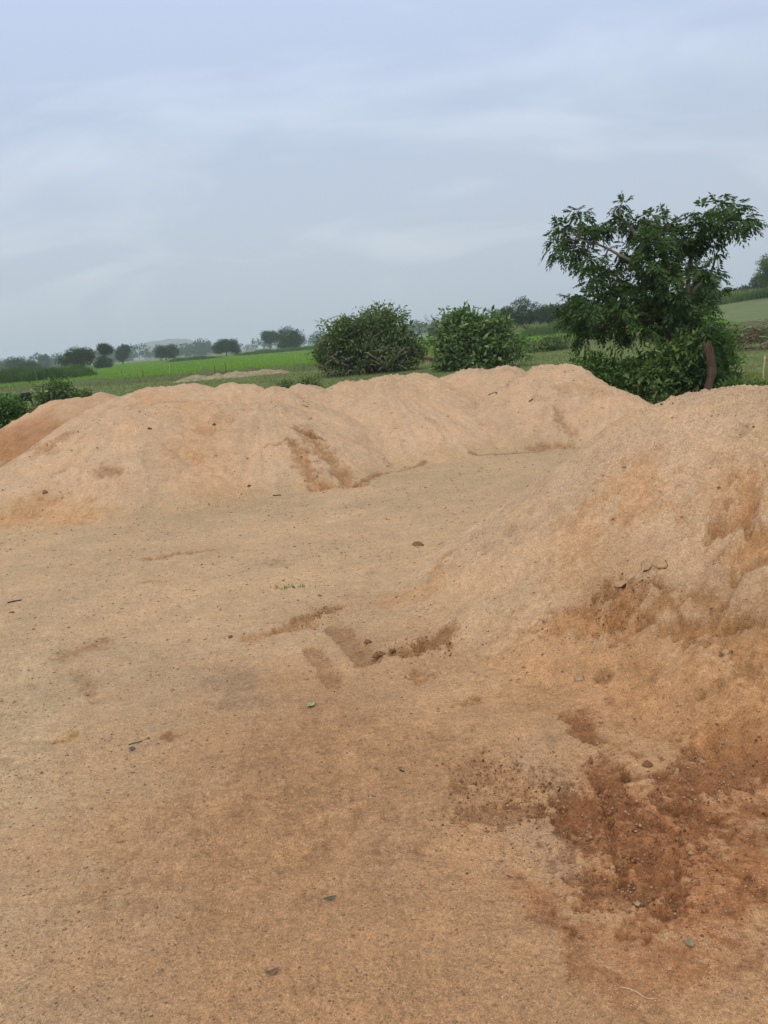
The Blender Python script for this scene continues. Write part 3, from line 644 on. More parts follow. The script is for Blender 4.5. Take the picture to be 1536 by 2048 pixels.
# leaning stump
g = P(1413, 815, 13.7); st = empty('tree_stump', (g[0], g[1], 0)); tag(st, 'reddish brown stripped stump leaning in front of the shrubs right of the tree', 'stump')
b0 = np.array([g[0], g[1], 0]); tp_ = [P(1408, 818, 13.7)-b0, P(1415, 780, 13.7)-b0, P(1425, 745, 13.7)-b0, P(1421, 715, 13.7)-b0, P(1413, 686, 13.7)-b0]
t_ = np.linspace(0, 1, 14); q = np.stack([np.interp(t_, np.linspace(0, 1, 5), np.array(tp_)[:, i]) for i in range(3)], 1); q[1:-1] = (q[:-2]+2*q[1:-1]+q[2:])/4
link('trunk', mesh('trunk', *tube(q, np.array([.05, .06, .062, .07, .078, .08, .086, .088, .08, .082, .074, .08, .076, .06])*(1+.12*np.sin(np.arange(14)*2.1))*.8, 12), M_RED, True), st)
for i in range(9):
    a = i*.7; off = np.stack([.064*np.cos(a+t_*2.6+.4*np.sin(7*t_+a)), .064*np.sin(a+t_*2.6+.4*np.sin(7*t_+a)), .03*np.sin(a*3)*t_], 1)*np.array([1, 1, 1])
    link('vine', mesh('vine', *tube(q+off*(.75+.25*t_)[:, None], .012, 5), M_RED, True), st)

# dark stick, white stake and pale bits by the right edge
def stick(name, label, a, b, r0, r1, mat, cat, bend=(0, 0, 0), group=None, seed=1, lift=0):
    a = np.array(a, float); b = np.array(b, float)
    me = mesh(name, *tube(bez((0, 0, 0), b-a, bend, 6, seed), np.linspace(r0, r1, 6), 6), mat, True)
    return tag(link(name, me, None, a+np.array([0, 0, lift])), label, cat, group)
a = P(1466, 790, 15.5); a[2] = -.06; stick('dead_branch', 'dark bare stick leaning to the right among the low weeds', a, P(1484, 738, 15.5), .022, .012, M_DARK, 'stick', (-.03, 0, 0))
a = P(1527, 725, 20); a[2] = float(terr(a[0], a[1]))-.05; stick('stake', 'short pale wooden stake at the right photo edge', a, P(1530, 712, 20), .02, .018, M_STRAW, 'stake')

# brushwood pile at the right edge
def brush_pile():
    rng = np.random.default_rng(41); d = 34.; g = P(1530, 668, d); z = float(terr(g[0], g[1])); root = empty('brush_pile', (g[0], g[1], z)); tag(root, 'grey brown pile of dry thorn branches on the bank at the right edge', 'brushwood')
    top = P(1530, 628, d)[2]-z
    for i in range(46):
        x = rng.uniform(-1.5, 2.2); h = top*max(.15, 1-abs(x-.6)/2.4)
        p0 = np.array([x, rng.uniform(-.5, .5), rng.uniform(0, h)]); p1 = p0 + np.array([rng.uniform(-1.1, 1.1), rng.uniform(-.5, .5), rng.uniform(-.35, .35)]); p1[2] = max(p1[2], .02)
        link('branch', mesh('branch', *tube(bez(p0, p1, (0, 0, .12), 5, i), np.linspace(.032, .012, 5), 5), M_TWIG if i % 3 else M_RED, True), root)
    V, Fc = clump_crown(rng, [((.6, .2, top*.30), (1.7, .6, top*.5))], 60, 26, .14, .2, .3, .5); V[:, 2] = np.abs(V[:, 2])
    f = link('dry_leaves', mesh('dry_leaves', V, Fc, mat_leaf('brush_leaf', (.09, .06, .045), (.16, .11, .08), None, .1, .8)), root); f['kind'] = 'stuff'
brush_pile()

# ------------------------------------------------------------------ bushes on the verge
def bush_big():
    rng = np.random.default_rng(51); d = 38.; g = P(735, 745, d); z = float(terr(g[0], g[1])); m_ = mpp(d)
    root = empty('round_bush', (g[0], g[1], z)); tag(root, 'large dense dome shaped bush on the verge in the middle, twiggy at its foot', 'bush')
    lob = []
    for (x, y, rx, rz_) in ((735, 690, 78, 50), (770, 650, 45, 34), (715, 655, 45, 26), (680, 680, 42, 40), (795, 675, 36, 36), (660, 712, 30, 28), (815, 705, 24, 30), (745, 640, 30, 20), (700, 720, 60, 28), (780, 720, 55, 28), (640, 706, 14, 16)):
        lob.append(((P(x, y, d)-np.array([g[0], g[1], z]))+np.array([0, rng.uniform(-.6, .6), 0]), (rx*m_, rx*m_*.95, rz_*m_)))
    V, Fc = clump_crown(rng, lob, 640, 36, .17, .23, .45, .78); V[:, 2] = np.abs(V[:, 2])
    f = link('foliage', mesh('foliage', V, Fc, M_BUSH), root); f['kind'] = 'stuff'
    for i in range(9): link('stem', mesh('stem', *tube(bez((rng.uniform(-1.2, 1.2), 0, -.1), np.array(lob[i][0])+np.array([0, 0, .1]), (0, 0, .3), 6, i), np.linspace(.07, .02, 6), 6), M_BARK, True), root)
    for i in range(46):
        x = rng.uniform(-2.3, 2.2); p0 = np.array([x, -math.sqrt(max(.05, 1-(x/2.6)**2))*1.95, rng.uniform(.05, 1.3)]); p1 = p0+np.array([rng.uniform(-.5, .5), rng.uniform(-.3, .05), rng.uniform(-.3, .4)]); p1[2] = max(.02, p1[2])
        link('dead_twig', mesh('dead_twig', *tube(bez(p0, p1, (0, 0, .08), 5, i), np.linspace(.016, .007, 5), 4), M_TWIG, True), root)
bush_big()
def bush_two():
    rng = np.random.default_rng(57); d = 34.; g = P(945, 735, d); z = float(terr(g[0], g[1])); m_ = mpp(d)
    root = empty('broadleaf_bush', (g[0], g[1], z)); tag(root, 'broadleaved bush with pale upper leaves right of the dome bush, over the bare tree\'s foot', 'bush')
    lob = []
    for (x, y, rx, rz_) in ((945, 690, 62, 38), (960, 655, 46, 28), (910, 680, 40, 34), (900, 715, 34, 20), (1000, 690, 36, 32), (1030, 695, 18, 16), (985, 650, 26, 18), (890, 690, 18, 16), (940, 725, 60, 18), (925, 645, 30, 18)):
        lob.append(((P(x, y, d)-np.array([g[0], g[1], z]))+np.array([0, rng.uniform(-.5, .5), 0]), (rx*m_, rx*m_*.9, rz_*m_)))
    V, Fc = clump_crown(rng, lob, 340, 28, .21, .27, .5, .76); V[:, 2] = np.abs(V[:, 2])
    f = link('foliage', mesh('foliage', V, Fc, M_BROAD), root); f['kind'] = 'stuff'
    for i in range(8): link('stem', mesh('stem', *tube(bez((rng.uniform(-.5, .9), 0, -.1), np.array(lob[i][0]), (0, 0, .2), 6, i), np.linspace(.05, .016, 6), 6), M_PALEBARK, True), root)
bush_two()
shrub('leafy_shrub', 'low dark scrub on the bund, right of the broadleaved bush', 1090, 693, 50, 90, 26, 70, 24, .2, M_BUSH, 55, .45, stems=3)
shrub('leafy_shrub', 'loose shrub with pale flecked leaves beyond the orange heap', 112, 800, 34, 62, 44, 90, 26, .15, M_PALE, 56, .45)
shrub('leafy_shrub', 'trailing pale leaved weed right of the flecked shrub, beyond the orange heap', 158, 790, 35, 60, 22, 60, 24, .13, M_PALE, 57, .45, stems=3)
shrub('weed_clump', 'bright green leafy weeds at the left photo edge above the orange slope', 22, 850, 23, 75, 58, 130, 28, .11, M_WEED, 58, .45, cat='weeds', stems=4)
shrub('weed_clump', 'dull green weeds between the black goat and the orange slope', 62, 838, 23.5, 60, 36, 90, 26, .10, M_BUSH, 59, .35, cat='weeds', stems=3)
shrub('weed_clump', 'small green tuft of weeds on the verge left of the dome bush', 620, 775, 27, 40, 30, 50, 22, .10, M_BUSH, 60, .4, cat='weeds', stems=3)
shrub('weed_clump', 'low tuft of weeds on the verge above the double topped heap', 570, 775, 28, 46, 20, 40, 22, .10, M_BUSH, 61, .4, cat='weeds', stems=3)

# bare tree
def bare_tree():
    rng = np.random.default_rng(61); d = 60.; g = P(890, 690, d); z = float(terr(g[0], g[1])); root = empty('bare_tree', (g[0], g[1], z)); tag(root, 'leafless grey tree sticking up behind the broadleaved bush', 'tree')
    H_ = P(885, 618, d)[2]-z
    link('trunk', mesh('trunk', *tube(bez((0, 0, -.1), (-.1, 0, H_*.45), (.1, 0, 0), 6, 1), np.linspace(.10, .06, 6), 6), M_TWIG, True), root)
    def grow(p, dirv, ln, r_, lev, parts):
        q_ = bez(p, p+dirv*ln, rng.normal(0, .06, 3)*ln, 5, int(rng.integers(1e6))); parts.append(tube(q_, np.linspace(r_, r_*.6, 5), 5))
        if lev:
            for _ in range(4):
                nd = unit(dirv + rng.normal(0, .55, 3)); nd[2] = abs(nd[2])*.8+.1; grow(q_[rng.integers(2, 5)], unit(nd), ln*.66, r_*.55, lev-1, parts)
    for i in range(6):
        a_ = i*1.05; parts = []; grow(np.array([-.1, 0, H_*rng.uniform(.3, .45)]), unit(np.array([math.cos(a_)*.7, math.sin(a_)*.7, .8])), H_*.28, .04, 3, parts)
        V, Fc = join(parts); link('bough', mesh('bough', V, Fc, M_TWIG, True), root)
bare_tree()

# ------------------------------------------------------------------ trees in the fields
def ftree(label, px, py, d, lobes, trunk_h, seed, name='field_tree', mat=None, nclump=150, per=22, group='trees in the rice field', bare_foot=True, r0=.16, wl=.5):
    g = P(px, py, d); z = float(terr(g[0], g[1])); o0 = np.array([g[0], g[1], z]); m_ = mpp(d); rng = np.random.default_rng(seed)
    lb = [((P(x, y, d)-o0)+np.array([0, rng.uniform(-.3, .3)*rx*m_, 0]), (rx*m_, rx*m_*.9, ry*m_)) for (x, y, rx, ry) in lobes]
    h = trunk_h*m_
    return tree(name, label, 'tree', o0, lb, int(nclump*1.5), per, .0017*d, .0021*d, (h, r0*d/180, (0, 0)), mat or M_TREE2, None, seed, group, wl, .75)
ftree('largest dark tree cluster at the left, droopy crown over the tall grass strip', 160, 735, 170, [(150, 712, 18, 15), (165, 716, 18, 16), (128, 722, 9, 10), (178, 710, 9, 12), (142, 722, 14, 10)], 22, 101, nclump=260)
ftree('slim tree with a ragged tuft on a narrow neck, right of the largest left tree', 209, 730, 190, [(209, 697, 10, 5), (211, 702, 9, 6), (206, 694, 6, 4), (216, 698, 6, 4)], 22, 102)
ftree('round bush below the slim ragged tree in the field', 212, 737, 186, [(211, 726, 13, 10), (200, 731, 8, 5)], 6, 103, name='field_bush', nclump=110)
ftree('small oval tree standing alone between the ragged tree and the hill', 245, 720, 260, [(245, 703, 11, 8), (243, 712, 9, 7), (250, 700, 7, 7)], 12, 104)
ftree('low wide double domed tree standing before the hazy hill', 332, 714, 260, [(323, 704, 12, 11), (341, 703, 12, 11)], 8, 105)
ftree('flat bottomed dark tree in the middle of the rice field', 453, 710, 240, [(444, 692, 14, 10), (459, 691, 15, 10), (470, 700, 9, 7), (436, 698, 8, 8)], 16, 106, nclump=190)
ftree('narrow wedge shaped tree left of the big round crowned tree', 540, 695, 300, [(534, 672, 10, 6), (546, 673, 10, 7), (541, 681, 7, 6)], 20, 107)
ftree('big round crowned tree in the rice field left of the dome bush', 579, 698, 240, [(575, 670, 20, 14), (590, 677, 18, 13), (566, 682, 14, 12), (580, 688, 22, 8)], 18, 108, nclump=280)
ftree('bluish round tree at far left, behind the tall grass', 34, 737, 330, [(32, 731, 11, 9)], 6, 109, nclump=90)
ftree('dark low bush shaped tree right of the bluish round tree', 60, 739, 260, [(55, 733, 12, 7), (67, 734, 11, 7)], 5, 110, nclump=110)
ftree('slender hazy tree above the left end of the tall grass strip', 89, 735, 480, [(89, 719, 5, 6), (90, 725, 6, 7)], 14, 111, nclump=80)
# trees on the right, over the pasture
GR = 'trees along the pasture'
ftree('tall rounded hazy tree behind the broadleaved bush', 1055, 652, 120, [(1050, 624, 30, 22), (1030, 632, 24, 18), (1072, 628, 22, 18), (1000, 636, 18, 16), (1015, 628, 16, 12)], 14, 121, group=GR, nclump=330)
ftree('dark rounded tree left of the bare tree\'s right side, behind the broadleaved bush', 925, 668, 90, [(920, 640, 22, 14), (935, 643, 20, 14), (905, 648, 14, 12)], 12, 122, group=GR, nclump=200)
ftree('hazy low tree just left of the bare tree', 868, 676, 230, [(872, 655, 12, 10), (866, 664, 10, 9)], 8, 123, group=GR, nclump=90)
ftree('hazy tree line tree left of the big tree\'s lower branch', 1100, 648, 130, [(1096, 628, 20, 16), (1112, 626, 18, 16), (1085, 632, 14, 12)], 10, 124, group=GR, nclump=220)
ftree('blue green tree seen through the big tree\'s right side', 1415, 600, 130, [(1412, 570, 20, 22), (1425, 575, 12, 16), (1405, 585, 18, 14)], 14, 125, group=GR, nclump=220)
ftree('bright leafy tree cut by the right photo edge', 1545, 590, 120, [(1535, 535, 20, 16), (1555, 525, 26, 22), (1528, 552, 14, 16), (1550, 560, 24, 18)], 28, 126, group=GR, nclump=260, mat=M_BUSH)
ftree('dark rounded tree beside the bright leafy tree at the right edge', 1520, 588, 150, [(1518, 566, 16, 14), (1527, 574, 14, 12)], 12, 127, group=GR, nclump=160)
ftree('small dark bush on the skyline, leftmost right of the big tree', 1458, 596, 170, [(1458, 586, 10, 7), (1468, 588, 9, 6)], 4, 128, group=GR, nclump=90, name='field_bush')
ftree('small dark bush on the skyline, between the leftmost bush and the edge trees', 1492, 592, 165, [(1490, 582, 10, 7), (1500, 586, 12, 6)], 4, 129, group=GR, nclump=110, name='field_bush')

# far tree line and hill
def far_wood():
    rng = np.random.default_rng(71); parts = []
    def one(x, y, h, wd):
        z = float(terr(np.array(x), np.array(y)))
        lob = [((x+rng.normal(0, .2)*wd, y, z+h*rng.uniform(.45, .6)), (wd*.5, wd*.5, h*.48)) for _ in range(2)]
        parts.append(clump_crown(rng, lob, 46, 12, h*.13, h*.11, .7, .6))
    for i in range(150):
        a_ = math.radians(rng.uniform(-38, 8)); d = rng.uniform(560, 900); one(d*math.sin(a_), d*math.cos(a_), rng.uniform(5, 10.5), rng.uniform(8, 22))
    for i in range(60):
        a_ = math.radians(rng.uniform(-40, -22)); d = rng.uniform(360, 560); one(d*math.sin(a_), d*math.cos(a_), rng.uniform(3, 6), rng.uniform(6, 14))
    for i in range(60):
        a_ = math.radians(rng.uniform(8, 42)); d = rng.uniform(330, 520); one(d*math.sin(a_), d*math.cos(a_), rng.uniform(3, 6), rng.uniform(8, 20))
    V, Fc = join(parts); tag(link('far_wood', mesh('far_wood', V, Fc, M_TREE2)), 'hazy blue line of distant trees along the horizon', 'wood', kind='stuff')
far_wood()
def hill():
    d = 2300.; c = P(330, 690, d); n = 90; xs = np.linspace(-190, 190, n); X, Y = np.meshgrid(xs, xs)
    prof = 33*np.exp(-((X-5)/52)**2) + 21*np.exp(-((X+55)/38)**2) + 20*np.exp(-((X-80)/60)**2); top = np.maximum(0, 1-(Y/170)**2)
    z = prof*.82*top*(1+.25*fbm(X, Y, .03, 4, 95)) + 1.6*fbm(X, Y, .12, 3, 96) - 1.5
    V = np.stack([X.ravel()*1.5+c[0], Y.ravel()*1.5+c[1], z.ravel()*1.5], 1)
    tag(link('hill', mesh('hill', V, gridfaces(n, n), M_HILL, True)), kind='structure')
hill()

# ------------------------------------------------------------------ grass, rice, reeds
def blades(rng, x, y, z, h, wd, lean=.5):
    n = len(x); a_ = rng.uniform(0, 2*math.pi, n); p = np.stack([x, y, z], 1); s_ = np.stack([np.cos(a_), np.sin(a_), 0*a_], 1)*wd[:, None]*.5
    b_ = rng.uniform(0, 2*math.pi, n); tip = p + np.stack([np.cos(b_)*lean*h, np.sin(b_)*lean*h, h], 1)
    V = np.stack([p-s_, p+s_, tip], 1).reshape(-1, 3); return V, np.arange(n*3).reshape(-1, 3)
def in_fan(rng, n, a0, a1, r0, r1, pw=1.0):
    a_ = np.radians(rng.uniform(a0, a1, n)); r = np.exp(rng.uniform(math.log(r0), math.log(r1), n)); return r*np.sin(a_), r*np.cos(a_), r
rng = np.random.default_rng(81)
x, y, r = in_fan(rng, 230000, -42, 42, 12.5, 62)
thd = np.degrees(np.arctan2(x, y)); rmx = np.interp(thd, [-42, -30, -26, -14, 0, 12, 18, 24, 42], [24, 24, 21.5, 15.8, 14.0, 14.0, 13.1, 12.6, 12])
dens = fbm(x, y, .5, 3, 83); edge_y = np.interp(x, [-44, -22, -12.3, -4.6, 4.4, 6, 18, 34, 46], [66, 57.5, 52.5, 50.2, 49.6, 50.5, 57, 64.5, 66])
k = (r > rmx + .3 + .8*fbm(x, y, .9, 3, 40)) & (y < edge_y) & (rng.uniform(-.5, .5, len(x)) < dens + .25); x, y, r = x[k], y[k], r[k]
V, Fc = blades(rng, x, y, terr(x, y)-.01, rng.uniform(.03, .11, len(x))*(1+.8*np.clip(fbm(x, y, .35, 3, 84), 0, 1)), .006+.0009*r)
tag(link('verge_grass', mesh('verge_grass', V, Fc, M_GRASS)), 'short grass on the verge behind the sand heaps', 'grass', kind='stuff')
x, y, r = in_fan(rng, 60000, -42, 42, 46, 72); ey = np.interp(x, [-44, -22, -12.3, -4.6, 4.4, 6, 18, 34, 46], [66, 57.5, 52.5, 50.2, 49.6, 50.5, 57, 64.5, 66])
k = (np.abs(y-ey) < 1.3) & (rng.uniform(-.4, .4, len(x)) < fbm(x, y, .6, 3, 85)+.1); x, y, r, ey = x[k], y[k], r[k], ey[k]
V, Fc = blades(rng, x, y, terr(x, y)+.30*np.clip(1-((y-ey)/1.1)**2, 0, 1), rng.uniform(.08, .34, len(x)), .02+.0009*r)
tag(link('bund_grass', mesh('bund_grass', V, Fc, M_GRASS)), 'rough grass growing on the field bunds', 'grass', kind='stuff')
x, y, r = in_fan(rng, 70000, 10, 40, 100, 330); k = (y > 122 - .27*(x-20)) & (x > 20) & (rng.uniform(-.5, .5, len(x)) < fbm(x, y*2.2, .045, 4, 86)*1.6+.1); x, y, r = x[k], y[k], r[k]
V, Fc = blades(rng, x, y, terr(x, y)+.15, rng.uniform(.25, 1.0, len(x)), .02+.0012*r)
tag(link('pasture_grass', mesh('pasture_grass', V, Fc, M_GRASS)), 'rough grass on the pasture rising at the right', 'grass', kind='stuff')
def rice(quad, n, seed, name, label):
    rng = np.random.default_rng(seed); q = np.array(quad, float); u = rng.uniform(0, 1, n); v = rng.uniform(0, 1, n)**2.6
    p = q[0]*((1-u)*(1-v))[:, None]+q[1]*(u*(1-v))[:, None]+q[2]*(u*v)[:, None]+q[3]*((1-u)*v)[:, None]
    x, y = p.T; r = np.hypot(x, y); V, Fc = blades(rng, x, y, terr(x, y)+.05, rng.uniform(.14, .30, n), .012+.0009*r, .35)
    tag(link(name, mesh(name, V, Fc, M_RICE)), label, 'rice', kind='stuff')
rice(FIELD, 130000, 91, 'rice_crop', 'bright green young rice in the wide field at the left')
rice(FIELD2, 50000, 92, 'rice_crop', 'bright green young rice in the field right of the broadleaved bush')
# strip of tall grass in front of the left trees
def strip(name, label, p0, p1, wid, n, hmin, hmax, mat, seed):
    rng = np.random.default_rng(seed); p0 = np.array(p0); p1 = np.array(p1); t = rng.uniform(0, 1, n); o_ = rng.uniform(-1, 1, n)*wid
    dv_ = unit(p1-p0); nv = np.array([-dv_[1], dv_[0]]); p = p0+(p1-p0)*t[:, None]+nv*o_[:, None]; x, y = p.T
    hh = rng.uniform(hmin, hmax, n)*(.65+.9*np.clip(.4+fbm(x, y, .22, 3, seed), 0, 1.2))*np.sqrt(np.clip(1.05-np.abs(2*t-1)**6, .1, 1)); r = np.hypot(x, y)
    V, Fc = blades(rng, x, y, terr(x, y), hh, .03+.0012*r, .35); tag(link(name, mesh(name, V, Fc, mat)), label, 'grass', kind='stuff')
a = P(-60, 745, 98); b = P(168, 748, 92)
strip('tall_grass', 'dark strip of tall reedy grass across the left field', a[:2], b[:2], 3.6, 26000, .8, 1.5, M_REED, 95)
a = P(350, 718, 190); b = P(430, 706, 200); strip('tall_grass', 'thin strip of rough grass at the field\'s far edge, left of the flat bottomed tree', a[:2], b[:2], 3, 5000, .5, .9, M_REED, 96)
a = P(470, 706, 215); b = P(650, 690, 215); strip('tall_grass', 'rough grass along the field\'s far edge below the round crowned tree', a[:2], b[:2], 4, 9000, .5, 1.1, M_REED, 97)
a = P(1040, 668, 112); b = P(1200, 650, 112); strip('tall_grass', 'rough scrubby grass beyond the right rice field', a[:2], b[:2], 6, 9000, .5, 1.3, M_REED, 98)
a = np.array([30., 119.]); b = np.array([75., 106.]); strip('tall_grass', 'dark rough grass along the foot of the pale pasture at the right', a, b, 3, 7000, .5, 1.3, M_REED, 100)
a = P(1430, 660, 48); b = P(1540, 652, 40); strip('tall_grass', 'green scrub on the bank below the brushwood pile', a[:2], b[:2], 3, 14000, .3, .6, M_REED, 99)

# pale soil clods on the bund
def lump(rng, r, sub=2, sq=.7):
    bm = bmesh.new(); bmesh.ops.create_icosphere(bm, subdivisions=sub, radius=r)
    s_ = rng.uniform(0, 50)
    for v in bm.verts:
        n_ = v.co.normalized(); f = 1+.34*math.sin(3.1*n_.x+s_)*math.cos(2.7*n_.y+s_*1.7)+.22*math.sin(5.3*n_.z+4*n_.x+s_*.6)+.12*math.sin(9*n_.x+7*n_.y+s_*2.3); v.co = v.co*f*(1+rng.uniform(-.07, .07)); v.co.z *= sq
    me = bpy.data.meshes.new('lump'); bm.to_mesh(me); bm.free()
    for p_ in me.polygons: p_.use_smooth = True
    return me
rng = np.random.default_rng(111); ORD = 'first second third fourth fifth sixth seventh eighth ninth tenth eleventh twelfth thirteenth'.split()
bund('soil_ridge', [P(325, 766, 50)[:2], P(400, 758, 49.6)[:2], P(470, 753, 49.4)[:2], P(520, 747, 49.3)[:2], P(605, 741, 49.2)[:2]], .60, .26, M_EARTH, 190)
me = lump(rng, .5, 3, .55); me.materials.append(M_REDEARTH); g = P(850, 722, 49); o = tag(link('red_soil_mound', me, None, (g[0], g[1], .12)), 'small reddish soil mound on the bund between the two bushes', 'soil mound'); o.scale = (1.5, 1, 1)
me = lump(rng, .16, 3, .5); me.materials.append(M_REDEARTH); g = P(1290, 812, 13.6); o = tag(link('red_soil_mound', me, None, (g[0], g[1], .03)), 'little pinkish soil lump in the grassy gap behind the spur', 'soil mound'); o.scale = (1.3, 1, .9)
me = lump(rng, .55, 3, .55); me.materials.append(M_REDEARTH); g = P(80, 822, 24.2); o = tag(link('red_soil_mound', me, None, (g[0], g[1], .10)), 'pinkish brown soil mound behind the orange heap, beside the weeds', 'soil mound'); o.scale = (1.5, 1, 1.1)

# stakes standing in the rice
for i, (px, y0, y1, d, mt, lab) in enumerate([(451, 752, 724, 52, M_DARK, 'tallest dark thin stake at the near edge of the rice field'), (430, 753, 731, 52, M_DARK, 'thin dark stake left of the tallest stake'), (409, 753, 730, 55, M_PALEBARK, 'thin grey stake, second left of the tallest stake'),
        (463, 752, 729, 54, M_PALEBARK, 'thin grey stake just right of the tallest stake'), (286, 755, 740, 62, M_DARK, 'thin dark stake in the rice, rightmost of the left three'), (260, 758, 746, 62, M_DARK, 'short dark stake in the rice, middle of the left three'), (243, 752, 737, 70, M_PALEBARK, 'thin grey stake in the rice, leftmost of the left three'),
        (591, 728, 709, 90, M_STRAW, 'pale stake with white top in the rice right of the round crowned tree'), (339, 752, 727, 60, M_STRAW, 'pale thin stake in the rice below the double domed tree'), (1101, 688, 656, 60, M_DARK, 'dark stake in the right rice field beyond the low scrub'), (859, 712, 682, 62, M_PALEBARK, 'thin stake in the rice gap between the two bushes')]):
    a = P(px, y0, d); a[2] = float(terr(a[0], a[1]))-.05; stick('field_stake', lab, a, P(px-1, y1, d), 0.024*d/52, .017*d/52, mt, 'stake', (.03, 0, 0), 'stakes in the rice fields', i)

# ------------------------------------------------------------------ black goat grazing at the left
def goat():
    d = 35.5; g = P(52, 812, d); z = float(terr(g[0], g[1])); root = empty('black_goat', (g[0], g[1], z), math.radians(18)); tag(root, 'small black goat grazing behind the weeds at the far left', 'goat')
    bm = bmesh.new(); sk_ = bm.verts.layers.skin.verify()
    J = {'hip': (.24, 0, .44, .165), 'mid': (.05, 0, .44, .185), 'chest': (-.16, 0, .45, .165), 'neck': (-.29, 0, .46, .10), 'poll': (-.38, -.02, .42, .085), 'muzzle': (-.46, -.03, .32, .05), 'tail': (.34, 0, .52, .022), 'tail2': (.38, 0, .56, .014),
         'el': (-.40, .08, .52, .018), 'er': (-.40, -.10, .52, .018)}
    for s_, n_ in ((1, 'l'), (-1, 'r')):
        J['f1'+n_] = (-.17, .075*s_, .33, .042); J['f2'+n_] = (-.18, .078*s_, .18, .026); J['f3'+n_] = (-.18, .078*s_, .01, .022)
        J['h1'+n_] = (.22, .075*s_, .34, .055); J['h2'+n_] = (.28, .078*s_, .19, .026); J['h3'+n_] = (.25, .078*s_, .01, .022)
    vv = {k_: bm.verts.new(v_[:3]) for k_, v_ in J.items()}
    for k_, v_ in J.items(): vv[k_][sk_].radius = (v_[3], v_[3]); vv[k_][sk_].use_root = (k_ == 'mid')
    E_ = [('hip', 'mid'), ('mid', 'chest'), ('chest', 'neck'), ('neck', 'poll'), ('poll', 'muzzle'), ('hip', 'tail'), ('tail', 'tail2'), ('poll', 'el'), ('poll', 'er')]
    for n_ in 'lr': E_ += [('chest', 'f1'+n_), ('f1'+n_, 'f2'+n_), ('f2'+n_, 'f3'+n_), ('hip', 'h1'+n_), ('h1'+n_, 'h2'+n_), ('h2'+n_, 'h3'+n_)]
    for a_, b_ in E_: bm.edges.new((vv[a_], vv[b_]))
    me = bpy.data.meshes.new('body'); bm.to_mesh(me); bm.free(); me.materials.append(M_BLACK)
    o = link('body', me, root); o.scale = (.92, 1, 1); md = o.modifiers.new('skin', 'SKIN'); md.use_smooth_shade = True; o.modifiers.new('sub', 'SUBSURF').render_levels = 2
    for s_ in (1, -1): link('horn', mesh('horn', *tube(bez((-.36, .03*s_, .54), (-.30, .05*s_, .63), (-.03, 0, .03), 5, 1), np.linspace(.014, .005, 5), 5), M_DARK, True), root)
goat()

# ------------------------------------------------------------------ small things lying on the sand
def surf_z(x, y):
    x = np.atleast_1d(np.asarray(x, float)); y = np.atleast_1d(np.asarray(y, float))
    return sand_base(x, y) + np.maximum(heaps_max(x, y)-.022, 0)
def on_sand(px, py):
    s_ = S(px, py); return np.array([s_[0], s_[1], float(surf_z(s_[0], s_[1])[0])])
def leaf_obj(name, label, px, py, ln, wd, colr, rz, curl=.12, cat='leaf', tilt=(.1, .1), lift=.006):
    n = 9; V = []; Fc = []
    for i in range(n):
        t = i/(n-1); w_ = wd*.5*math.sin(math.pi*min(1, t*1.02+.02))**.75; zc = curl*ln*(t-.5)**2*2
        for s_ in (-1, 0, 1): V.append((ln*(t-.5), s_*w_, zc + abs(s_)*w_*.35))
    for i in range(n-1):
        for s_ in range(2): a_ = i*3+s_; Fc.append((a_, a_+1, a_+4, a_+3))
    p = on_sand(px, py); m_ = mat_plain(name+'_skin', colr, .7); o = link(name, mesh(name, V, Fc, m_, True), None, p+np.array([0, 0, lift])); o.rotation_euler = (tilt[0], tilt[1], rz)
    sm = o.modifiers.new('thick', 'SOLIDIFY'); sm.thickness = .0015; tag(o, label, cat); return o
leaf_obj('fallen_leaf', 'pale green fallen leaf lying on the sand in mid yard', 622, 1414, .055, .032, (.37, .40, .19), 1.0, .3)
leaf_obj('fallen_leaf', 'dark grey green narrow leaf lying on the near sand', 660, 1802, .045, .012, (.12, .125, .075), .4, .2)
leaf_obj('fallen_leaf', 'half buried brown curled leaf near the bottom, left of centre', 545, 1952, .04, .016, (.20, .13, .075), .5, .5)
leaf_obj('fallen_leaf', 'grey green crumpled leaf on the red soil near the bottom right', 1378, 1895, .035, .024, (.29, .225, .135), .9, .6)
leaf_obj('fallen_leaf', 'small reddish brown leaf on the grey sand left of the red soil', 1020, 1760, .026, .006, (.22, .08, .05), -.6, .2)
leaf_obj('fallen_leaf', 'brown leaf half way up the smooth peak flank', 942, 788, .10, .03, (.16, .09, .05), 0, .2)
leaf_obj('slate_chip', 'dark blue grey slate chip lying on the sand at left', 265, 1502, .034, .022, (.145, .122, .120), 1.2, .05, 'stone chip')
def ground_twig(label, pts, r_, mat, name='twig'):
    q_ = np.array([on_sand(*p) for p in pts]); q_[:, 2] += r_*.7; o0 = q_[0].copy(); t = np.linspace(0, 1, 9); q2 = np.stack([np.interp(t, np.linspace(0, 1, len(q_)), (q_-o0)[:, i]) for i in range(3)], 1)
    q2[1:-1] = (q2[:-2]+2*q2[1:-1]+q2[2:])/4
    tag(link(name, mesh(name, *tube(q2, np.linspace(r_, r_*.7, 9), 5), mat, True), None, o0), label, 'twig')
ground_twig('thin dark twig lying on the sand at the left photo edge', [(15, 1207), (30, 1203), (43, 1202)], .006, M_DARK)
ground_twig('pale curved straw lying on the soil near the bottom right', [(1240, 1977), (1262, 1980), (1280, 1992), (1295, 2004), (1315, 2003)], .0016, M_STRAW, 'straw')
ground_twig('dark little twig on the sand before the slate chip', [(258, 1492), (278, 1484), (300, 1478)], .003, M_DARK)
ground_twig('short dark twig on the left side of the tallest far heap', [(978, 788), (992, 787), (994, 789)], .010, M_DARK)
